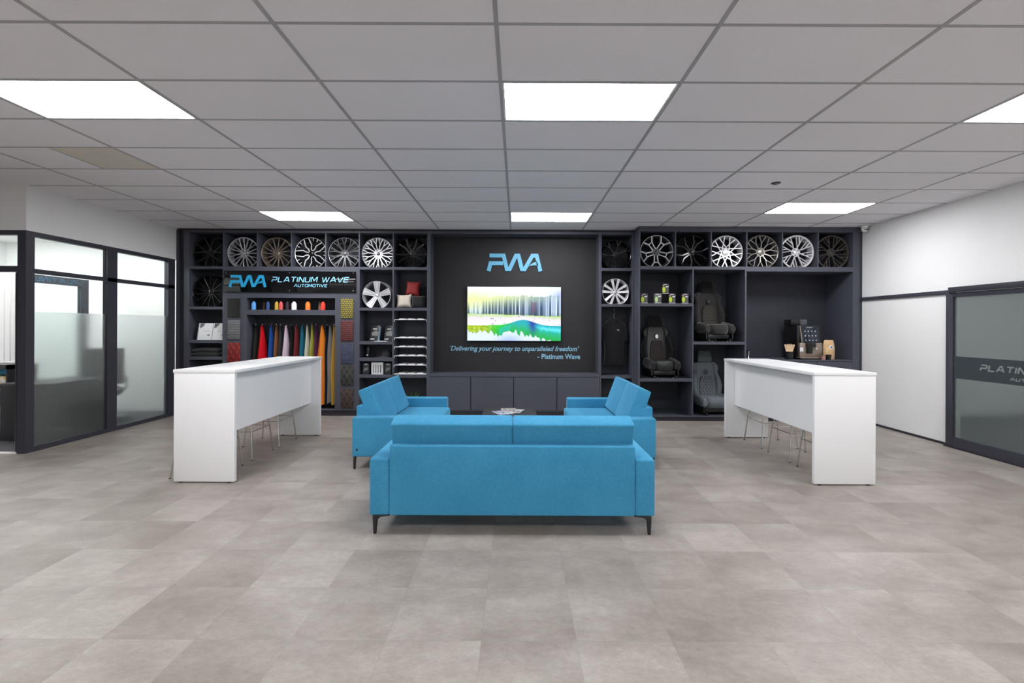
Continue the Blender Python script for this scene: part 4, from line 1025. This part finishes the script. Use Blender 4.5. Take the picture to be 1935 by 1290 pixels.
# ------------------------------------------------------------------ car seats
def sup(cx, cy, hx, hy, z, n=24, e=2.6, dish=0, skx=0):
    q = []
    for k in range(n):
        a = 2 * pi * k / n; c, s = cos(a), sin(a)
        x = hx * math.copysign(abs(c) ** (2 / e), c); y = hy * math.copysign(abs(s) ** (2 / e), s)
        if dish and y < 0: y += dish * (1 - (x / hx) ** 2)
        q.append((cx + x, cy + y, z))
    return q
def car_seat(x, y, z, rz, label, main, centre, side, head, trim, emblem=None, badge_m=None, sc=1.0, plate=None):
    t = thing('car_seat', label, 'car seat', (x, y, z), rz, 'car seats on display'); t.scale = (.93, .88, 1.11)
    # rails and base
    for s in (-1, 1):
        MB().box(s * .19 - .02, s * .19 + .02, -.25, .24, 0, .035).build('seat_rail', M['blackmetal'], t, .004)
        MB().prism([(-.24, .035), (.24, .035), (.24, .17), (-.22, .15)], -.012, .012).build('side_trim', trim, t, .004).rotation_euler = (0, 0, pi / 2)
        t.children[-1].location = (s * .235, 0, 0)
    MB().box(-.2, .2, -.2, .2, .04, .11).build('seat_pan', M['blackmetal'], t, .02)
    # cushion
    MB().loft([sup(0, 0, .19, .245, .11), sup(0, -.01, .205, .265, .15), sup(0, -.015, .205, .27, .21), sup(0, -.01, .19, .255, .25), sup(0, 0, .15, .2, .26)]).build('seat_cushion', main, t, smooth=True)
    for s in (-1, 1):
        MB().loft([[(s * .225 + .045 * cos(a), yy, .185 + .075 * sc2 * sin(a) + hz2) for a in [2 * pi * k / 12 for k in range(12)]] for yy, sc2, hz2 in ((-.27, .55, .0), (-.24, .95, .0), (-.05, 1.1, .012), (.15, 1.15, .02), (.22, .9, .02))]).build('seat_bolster', side, t, smooth=True)
    # backrest, leaning back
    bk = bpy.data.objects.new('backrest', None)
    prof = [(.20, .185, .07), (.26, .20, .075), (.36, .205, .075), (.46, .20, .07), (.56, .19, .065), (.64, .195, .06), (.71, .19, .055), (.75, .15, .045)]
    lean = lambda zz: .215 + (zz - .2) * .17
    MB().loft([sup(0, lean(zz), hx, hy, zz, dish=.03) for zz, hx, hy in prof]).build('backrest', main, t, smooth=True)
    MB().loft([sup(0, lean(zz) - .055, hx, .022, zz, e=4) for zz, hx in ((.24, .13), (.30, .135), (.45, .125), (.52, .10), (.54, .08))]).build('centre_panel', centre, t, smooth=True)
    for s in (-1, 1):
        q = []
        for zz, ox, rr, ry in ((.21, .20, .035, .05), (.30, .225, .055, .09), (.40, .235, .06, .105), (.50, .22, .05, .09), (.58, .20, .035, .06), (.62, .195, .02, .04)):
            q.append([(s * ox + rr * cos(a), lean(zz) - .035 + ry * sin(a) * .8, zz) for a in [2 * pi * k / 14 for k in range(14)]])
        MB().loft(q).build('back_bolster', side, t, smooth=True)
        q = []
        for zz, ox, rr, ry in ((.58, .185, .03, .05), (.63, .205, .05, .06), (.69, .205, .055, .06), (.735, .17, .04, .045), (.75, .15, .02, .03)):
            q.append([(s * ox + rr * cos(a), lean(zz) - .02 + ry * sin(a) * .8, zz) for a in [2 * pi * k / 14 for k in range(14)]])
        MB().loft(q).build('shoulder_bolster', main, t, smooth=True)
        MB().tube([(s * .05, lean(.74), .72), (s * .05, lean(.80) - .01, .80)], .006, 8).build('headrest_post', M['steel'], t)
    MB().loft([sup(0, lean(zz) - .02, hx, hy, zz, e=3.2) for zz, hx, hy in ((.755, .12, .04), (.775, .137, .055), (.83, .132, .058), (.895, .115, .05), (.92, .10, .035))]).build('headrest', head, t, smooth=True)
    if emblem:
        MB().lathe([(.001, -.004), (.030, -.004), (.034, 0), (.034, .02), (.001, .02)], 24, (0, lean(.60) - .068, .605), 'Y').build('emblem', emblem, t, smooth=True)
    MB().lathe([(.001, -.012), (.022, -.012), (.022, .012), (.001, .012)], 14, (-.27, .12, .15), 'Y').build('recline_knob', M['blackplastic'], t, smooth=True)
    MB().tube([(.26, lean(.34), .33), (.30, lean(.34) - .12, .40), (.32, lean(.34) - .13, .41)], .010, 8).build('belt_buckle', M['blackplastic'], t)
    MB().lathe([(.001, 0), (.012, 0), (.012, .012), (.001, .012)], 10, (.14, -.24, 0)).build('mounting_bolt', M['steel'], t)
    MB().lathe([(.001, 0), (.012, 0), (.012, .012), (.001, .012)], 10, (-.14, -.24, 0)).build('mounting_bolt', M['steel'], t)
    return t
blk = fabric('black_seat_fabric', (.006, .006, .007), (.012, .012, .013), 50, .2, .8)
brn = fabric('brown_black_seat_fabric', (.022, .020, .020), (.032, .029, .028), 50, .2, .8)
tf = M['blackplastic']
lthr = mat('smooth_dark_leather', (.022, .024, .024), .4)
# trims need visible edge
seat1 = car_seat(2.39, 7.895, zR2, radians(4), 'black car seat with brown textured centre and silver round emblem, on the middle shelf', lthr,
                 quilt_mat('brown_textured_centre', (.075, .058, .055), (.02, .016, .016), 'hex', 70), blk, blk, tf, M['steel'], sc=1.02)
seat2 = car_seat(3.27, 7.895, zR3, radians(4), 'dark brown-grey car seat with ribbed centre panel, highest of the three', brn,
                 quilt_mat('brown_ribbed_centre', (.040, .034, .028), (.02, .017, .015), 'stripe', 45), brn, blk, tf, mat('dark_emblem', (.015, .015, .015), .5), sc=1.03)
grl = fabric('grey_seat_leather', (.13, .15, .17), (.16, .18, .20), 30, .08, .5, .05)
seat3 = car_seat(3.235, 7.895, zbR, radians(4), 'blue-grey leather car seat with diamond quilting, lowest of the three', grl,
                 quilt_mat('grey_diamond_centre', (.155, .17, .195), (.06, .07, .085), 'diamond', 17), grl, fabric('grey_headrest', (.09, .115, .12), (.11, .13, .14), 30), tf, mat('navy_emblem', (.05, .06, .10), .5), sc=1.10)

# ------------------------------------------------------------------ coffee corner
zw = zR4
YM = PR + .10
m0 = PX(1512, YM); m1 = PX(1556.5, YM); mw = m1 - m0
cmx = thing('coffee_machine', 'black and champagne bean-to-cup coffee machine with touch screen in the niche', 'coffee machine', (m0, YM, zw))
MB().box(0, mw, .08, .46, .03, .56).build('body', M['blackplastic'], cmx, .008)
MB().box(.01, mw - .01, .02, .08, .03, .27).build('front_panel', M['champagne'], cmx, .006)
MB().box(.0, mw, -.02, .10, .018, .04).build('drip_tray', M['champagne'], cmx, .003)
MB().box(.02, mw - .02, -.04, .09, .0, .018).build('base', M['blackplastic'], cmx)
MB().prism([(.11, .10), (.19, .10), (.19, .20), (.245, .20), (.245, .27), (.10, .27), (.10, .20), (.11, .2)], -.03, .05).build('dispenser', M['blackplastic'], cmx, .004)
MB().box(.01, .065, .015, .021, .13, .195).build('white_label', M['paper'], cmx)
MB().lathe([(.001, 0), (.012, 0), (.012, .03), (.001, .03)], 12, (.262, -.02, .18), 'Y').build('dispenser_light', M['whiteplastic'], cmx)
hp = MB().box(-.04, .09, .18, .40, .56, .655).build('bean_hopper', M['blackplastic'], cmx, .006)
MB().box(.10, .21, .16, .36, .56, .655).build('bean_hopper', mat('smoky_hopper', (.08, .08, .09), .15), cmx, .006)
sc_ = bpy.data.objects.new('x', None); bpy.data.objects.remove(sc_)
scn = MB().box(0, .285, -.012, .012, 0, .285).build('touch_screen', mat('screen_glass', (.015, .02, .03), .12), cmx, .01, loc=(.055, .03, .262)); scn.rotation_euler = (radians(-12), 0, 0)
MB().box(-.012, .0, -.012, .014, 0, .285).build('screen_edge', M['champagne'], scn, .003)
for i in range(4):
    for j in range(3):
        MB().lathe([(.001, 0), (.009, 0), (.009, .001), (.001, .001)], 12, (.06 + i * .056, -.0135, .05 + j * .075), 'Y').build('screen_icon', mat('screen_icon', (.4, .45, .55), .3, emit=(.6, .7, .9), estr=.12) if i + j == 0 else bpy.data.materials['screen_icon'], scn)
MB().box(.09, .19, -.0135, -.0125, .262, .268).build('screen_title', bpy.data.materials['screen_icon'], scn)
Y = PR + .12
sc1 = thing('stirrer_holder', 'black cup holding a fan of pale wooden stirrers left of the coffee machine', 'stirrer holder', (PX(1492, Y), Y, zw))
MB().lathe([(.001, 0), (.055, 0), (.06, .13), (.055, .13), (.05, .02), (.001, .02)], 20).build('cup', M['blackplastic'], sc1, smooth=True)
for k in range(9):
    o = MB().box(-.007, .007, -.002, .002, .02, .25).build('stirrer', M['wood'], sc1); o.rotation_euler = (radians(-4 + (k % 3) * 4), radians(-14 + k * 3.6), 0); o.location = ((k - 4) * .004, (k % 3 - 1) * .012, 0)
cg = thing('coffee_bag', 'kraft coffee bag with a round white label right of the coffee machine', 'coffee bag', (PX(1566, PR + .17), PR + .17, zw + .0))
MB().loft([sup(0, 0, .085, .05, 0), sup(0, 0, .09, .055, .04), sup(0, 0, .092, .05, .20), sup(0, 0, .085, .03, .27), sup(0, 0, .07, .008, .32)]).build('bag', M['kraft'], cg, smooth=True)
MB().lathe([(.001, -.054), (.034, -.054), (.034, -.045), (.001, -.045)], 24, (.012, 0, .20), 'Y').build('round_label', M['paper'], cg)
MB().lathe([(.001, -.056), (.016, -.056), (.016, -.05), (.001, -.05)], 20, (.012, 0, .20), 'Y').build('label_print', M['greyprint'], cg)
tag(MB().lathe([(.001, 0), (.036, 0), (.042, .085), (.038, .085), (.033, .01), (.001, .01)], 20, (PX(1566, PR + .06), PR + .06, zw)).build('takeaway_cup', M['blackplastic'], smooth=True), 'small black cup in front of the kraft coffee bag', 'cup')
tag(MB().lathe([(.001, 0), (.030, 0), (.034, .065), (.030, .065), (.026, .01), (.001, .01)], 20, (PX(1556.5, PR + .045), PR + .045, zw)).build('glass_jar', mat('pink_tinted_glass', (.35, .18, .17), .1), smooth=True), 'small pinkish jar between the machine and the black cup', 'jar')
tag(MB().lathe([(.001, 0), (.05, 0), (.085, .010), (.083, .014), (.05, .005), (.001, .005)], 28, (PX(1499, PR + .06) , PR + .095, zw)).build('saucer', M['steel'], smooth=True), 'small polished metal saucer in front of the stirrer holder', 'saucer') if False else None
tm = thing('coffee_tamper', 'chrome tamper with a round black top at the left end of the coffee worktop', 'tamper', (PX(1413, PR + .08) + .01, PR + .08, zw))
MB().lathe([(.001, 0), (.025, 0), (.025, .012), (.014, .03), (.014, .10), (.035, .135), (.001, .135)], 20).build('stem', M['steel'], tm, smooth=True)
MB().lathe([(.001, .135), (.036, .135), (.036, .150), (.001, .152)], 20).build('top_disc', M['blackplastic'], tm, smooth=True)

# ------------------------------------------------------------------ sofas
def sofa(name, label, x, y, rz, W, D, ncush, dz=0, extra=.05, seat_label=None):
    """back along local y=0, facing +y; centre x=0"""
    t = thing(name, label, 'sofa', (x, y, 0), rz, None); m = M['blue']; h = W / 2; aw = .145; z0 = .137
    MB().box(-h + aw - .01, h - aw + .01, .012, D - .04, z0 + .002, .30).build('base', m, t, .012, 3)
    MB().box(-h + aw, h - aw, 0, .13, z0, .645).build('backrest', m, t, .014, 3)
    for s in (-1, 1): MB().box(s * h, s * (h - aw), 0.004, D, z0, .548).build('armrest', m, t, .016, 3)
    n = ncush; w = (W - 2 * aw) / n
    for k in range(n):
        xa_, xb_ = -h + aw + k * w + .0006, -h + aw + (k + 1) * w - .0006
        MB().box(xa_, xb_, .135, D + extra, .30, .43).build('seat_cushion', m, t, .025, 3)
        bc = MB().box(xa_, xb_, 0, .145, 0, .43).build('back_cushion', m, t, .016, 3)
        bc.location = (0, .315, .385 + dz); bc.rotation_euler = (radians(0), 0, 0)
        # lean: rotate about x so that the top goes towards the back (local -y)
        bc.rotation_euler = (radians(20), 0, 0); bc.location = (0, .155 + .005, .432 + dz - .03)
    for sx in (-1, 1):
        for yy, sy in ((.012, 1), (D - .012, -1)):
            lg = MB()
            x1_ = sx * (h - .022)
            lg.prism([(x1_, z0), (x1_ - sx * .125, z0), (x1_ - sx * .125, z0 - .006), (x1_ - sx * .06, z0 - .013), (x1_ - sx * .036, z0 - .032), (x1_ - sx * .026, 0), (x1_ - sx * .007, 0)], yy, yy + sy * .02)
            lg.build('leg', M['blackmetal'], t, .002, 2)
    MB().box(h * 1 - .001, h + .002, .05, .065, .20, .225).build('fabric_tag', M['blackplastic'], t) if extra >= 0 else None
    return t
sofa('three_seat_sofa', 'large blue fabric sofa seen from behind, nearest to the camera', -.033, 3.42, 0, 2.068, .79, 2, -.012)
sofa('two_seat_sofa', 'blue two-seat sofa at the left, facing the dark coffee table', -1.73, 5.71, -pi / 2, 1.52, .79, 2)
sofa('two_seat_sofa', 'blue two-seat sofa at the right, facing the dark coffee table', 1.46, 5.71, pi / 2, 1.52, .79, 2)
# coffee table
ct = thing('coffee_table', 'low dark coffee table between the blue sofas', 'table', (-.10, 6.12, 0))
MB().box(-.35, .35, -.5, .5, .35, .38).build('table_top', M['tabletop'], ct, .003)
for sx in (-1, 1):
    for sy in (-1, 1): MB().box(sx * .30 - .02, sx * .30 + .02, sy * .45 - .02, sy * .45 + .02, 0, .35).build('leg', M['blackmetal'], ct, .002)
for k, (px, py, rr, c, lb) in enumerate(((950, 780, 25, (.42, .50, .72), 'glossy pale blue magazine at the left on the coffee table'), (973, 778, -15, (.62, .64, .60), 'white and grey magazine overlapping the blue one on the coffee table'), (962, 777, 5, (.5, .36, .28), 'magazine with a brown picture between the other two on the coffee table'))):
    a_, b_ = px - VPX, py - VPY; Y = (HC - .38) * F / b_; x = a_ / F * Y
    t = thing('magazine', lb, 'magazine', (x, Y, .3805 + k * .0065), radians(rr), 'magazines on the coffee table')
    mm = mat('magazine_cover', c, .15, coat=.4); q_ = NT(mm)
    q_.l(q_.ramp(q_.noise(q_.obj(), 22, 2), [(.40, c), (.52, (.75, .78, .85)), (.62, tuple(v * .5 for v in c))]), q_.b.inputs['Base Color'])
    MB().box(-.10, .10, -.135, .135, .0005, .005).build('pages', M['paper'], t)
    MB().box(-.102, .102, -.137, .137, .005, .0062).build('cover', mm, t)

# ------------------------------------------------------------------ bar counters and stools
def counter(label, x0, x1, y0, y1, side):
    """side: +1 the recessed front panel is towards +x"""
    t = thing('bar_counter', label, 'counter', ((x0 + x1) / 2, (y0 + y1) / 2, 0)); cx, cy = (x0 + x1) / 2, (y0 + y1) / 2
    w, l = (x1 - x0) / 2, (y1 - y0) / 2; m = M['counter']
    MB().box(-w - .006, w + .006, -l - .004, l + .004, 1.05, 1.081).build('counter_top', m, t, .002, 2)
    for s in (-1, 1): MB().box(-w, w, s * l, s * (l - .04), .012, 1.05).build('end_panel', m, t, .002, 2)
    xp = side * (w - .13)
    MB().box(xp - .01, xp + .01, -l + .04, l - .04, .452, 1.05).build('front_panel', m, t, .001, 1)
    for s in (-1, 1):
        for q in (-1, 1): MB().lathe([(.001, 0), (.018, 0), (.018, .012), (.001, .012)], 12, (q * (w - .06), s * (l - .02), 0)).build('foot', M['blackplastic'], t)
    return t
counter('long white bar counter at the left, in front of the coloured leathers', -3.28, -2.70, 4.525, 6.53, 1)
counter('long white bar counter at the right, in front of the coffee niche', 2.845, 3.43, 4.53, 6.51, -1)
def stool(x, y, lb):
    t = thing('bar_stool', lb, 'bar stool', (x, y, 0), 0, 'bar stools at the white counters'); r = .008
    f, tp = .225, .125
    for sx in (-1, 1):
        for sy in (-1, 1):
            lg = MB().tube([(sx * f, sy * f, .004), (sx * (f - .03), sy * (f - .03), .31), (sx * tp, sy * tp, .69)], r, 10).build('leg', M['chrome'], t, smooth=True)
            MB().lathe([(.001, 0), (.012, 0), (.012, .008), (.001, .008)], 10, (sx * f, sy * f, 0)).build('foot', M['blackplastic'], lg)
    g = f - .03
    for a, b in (((-g, -g), (g, -g)), ((g, -g), (g, g)), ((g, g), (-g, g)), ((-g, g), (-g, -g))):
        MB().tube([(a[0], a[1], .31), (b[0], b[1], .31)], .006, 8).build('stretcher', M['chrome'], t, smooth=True)
    MB().loft([sup(0, 0, .15, .15, .69), sup(0, 0, .185, .185, .705), sup(0, 0, .19, .19, .73), sup(0, 0, .17, .17, .745)]).build('seat', M['counter'], t, smooth=True)
    return t
for y, w in ((6.105, 'farthest from the camera'), (5.507, 'in the middle'), (4.87, 'nearest to the camera')): stool(-3.175, y, 'chrome-legged bar stool under the left white counter, ' + w)
for y, w in ((6.13, 'farthest from the camera'), (5.525, 'in the middle'), (4.93, 'nearest to the camera')): stool(3.275, y, 'chrome-legged bar stool under the right white counter, ' + w)

# ------------------------------------------------------------------ camera dome and ceiling fitting
cc = thing('security_camera', 'white dome security camera in the corner above the right shelving', 'security camera', (PX(1637.5, 7.45), 7.50, H - .004))
MB().lathe([(.001, 0), (.062, 0), (.060, -.02), (.05, -.035), (.001, -.036)][::-1], 28).build('mount', M['whiteplastic'], cc, smooth=True)
MB().lathe([(.001, -.105), (.02, -.102), (.04, -.085), (.048, -.06), (.044, -.035), (.001, -.03)], 28).build('dome', M['whiteplastic'], cc, smooth=True)
for sx in (-.016, .016): MB().lathe([(.001, -.052), (.010, -.050), (.011, -.03), (.001, -.03)], 16, (sx, 0, -.068), 'Y').build('lens', M['lens'], cc, smooth=True)
Yd = (H - HC) * F / (VPY - 345.5 + (1465 - VPX) * RO)
cs = thing('smoke_detector', 'small dark round fitting in the ceiling tiles at the right', 'ceiling fitting', ((1465 - VPX) / F * Yd, Yd, H - .0005))
MB().lathe([(.001, -.012), (.035, -.012), (.05, -.004), (.052, 0), (.001, 0)], 24).build('ring', M['trimd'], cs, smooth=True)
MB().lathe([(.001, -.018), (.018, -.016), (.02, -.012), (.001, -.011)], 16).build('sensor', M['steel'], cs, smooth=True)
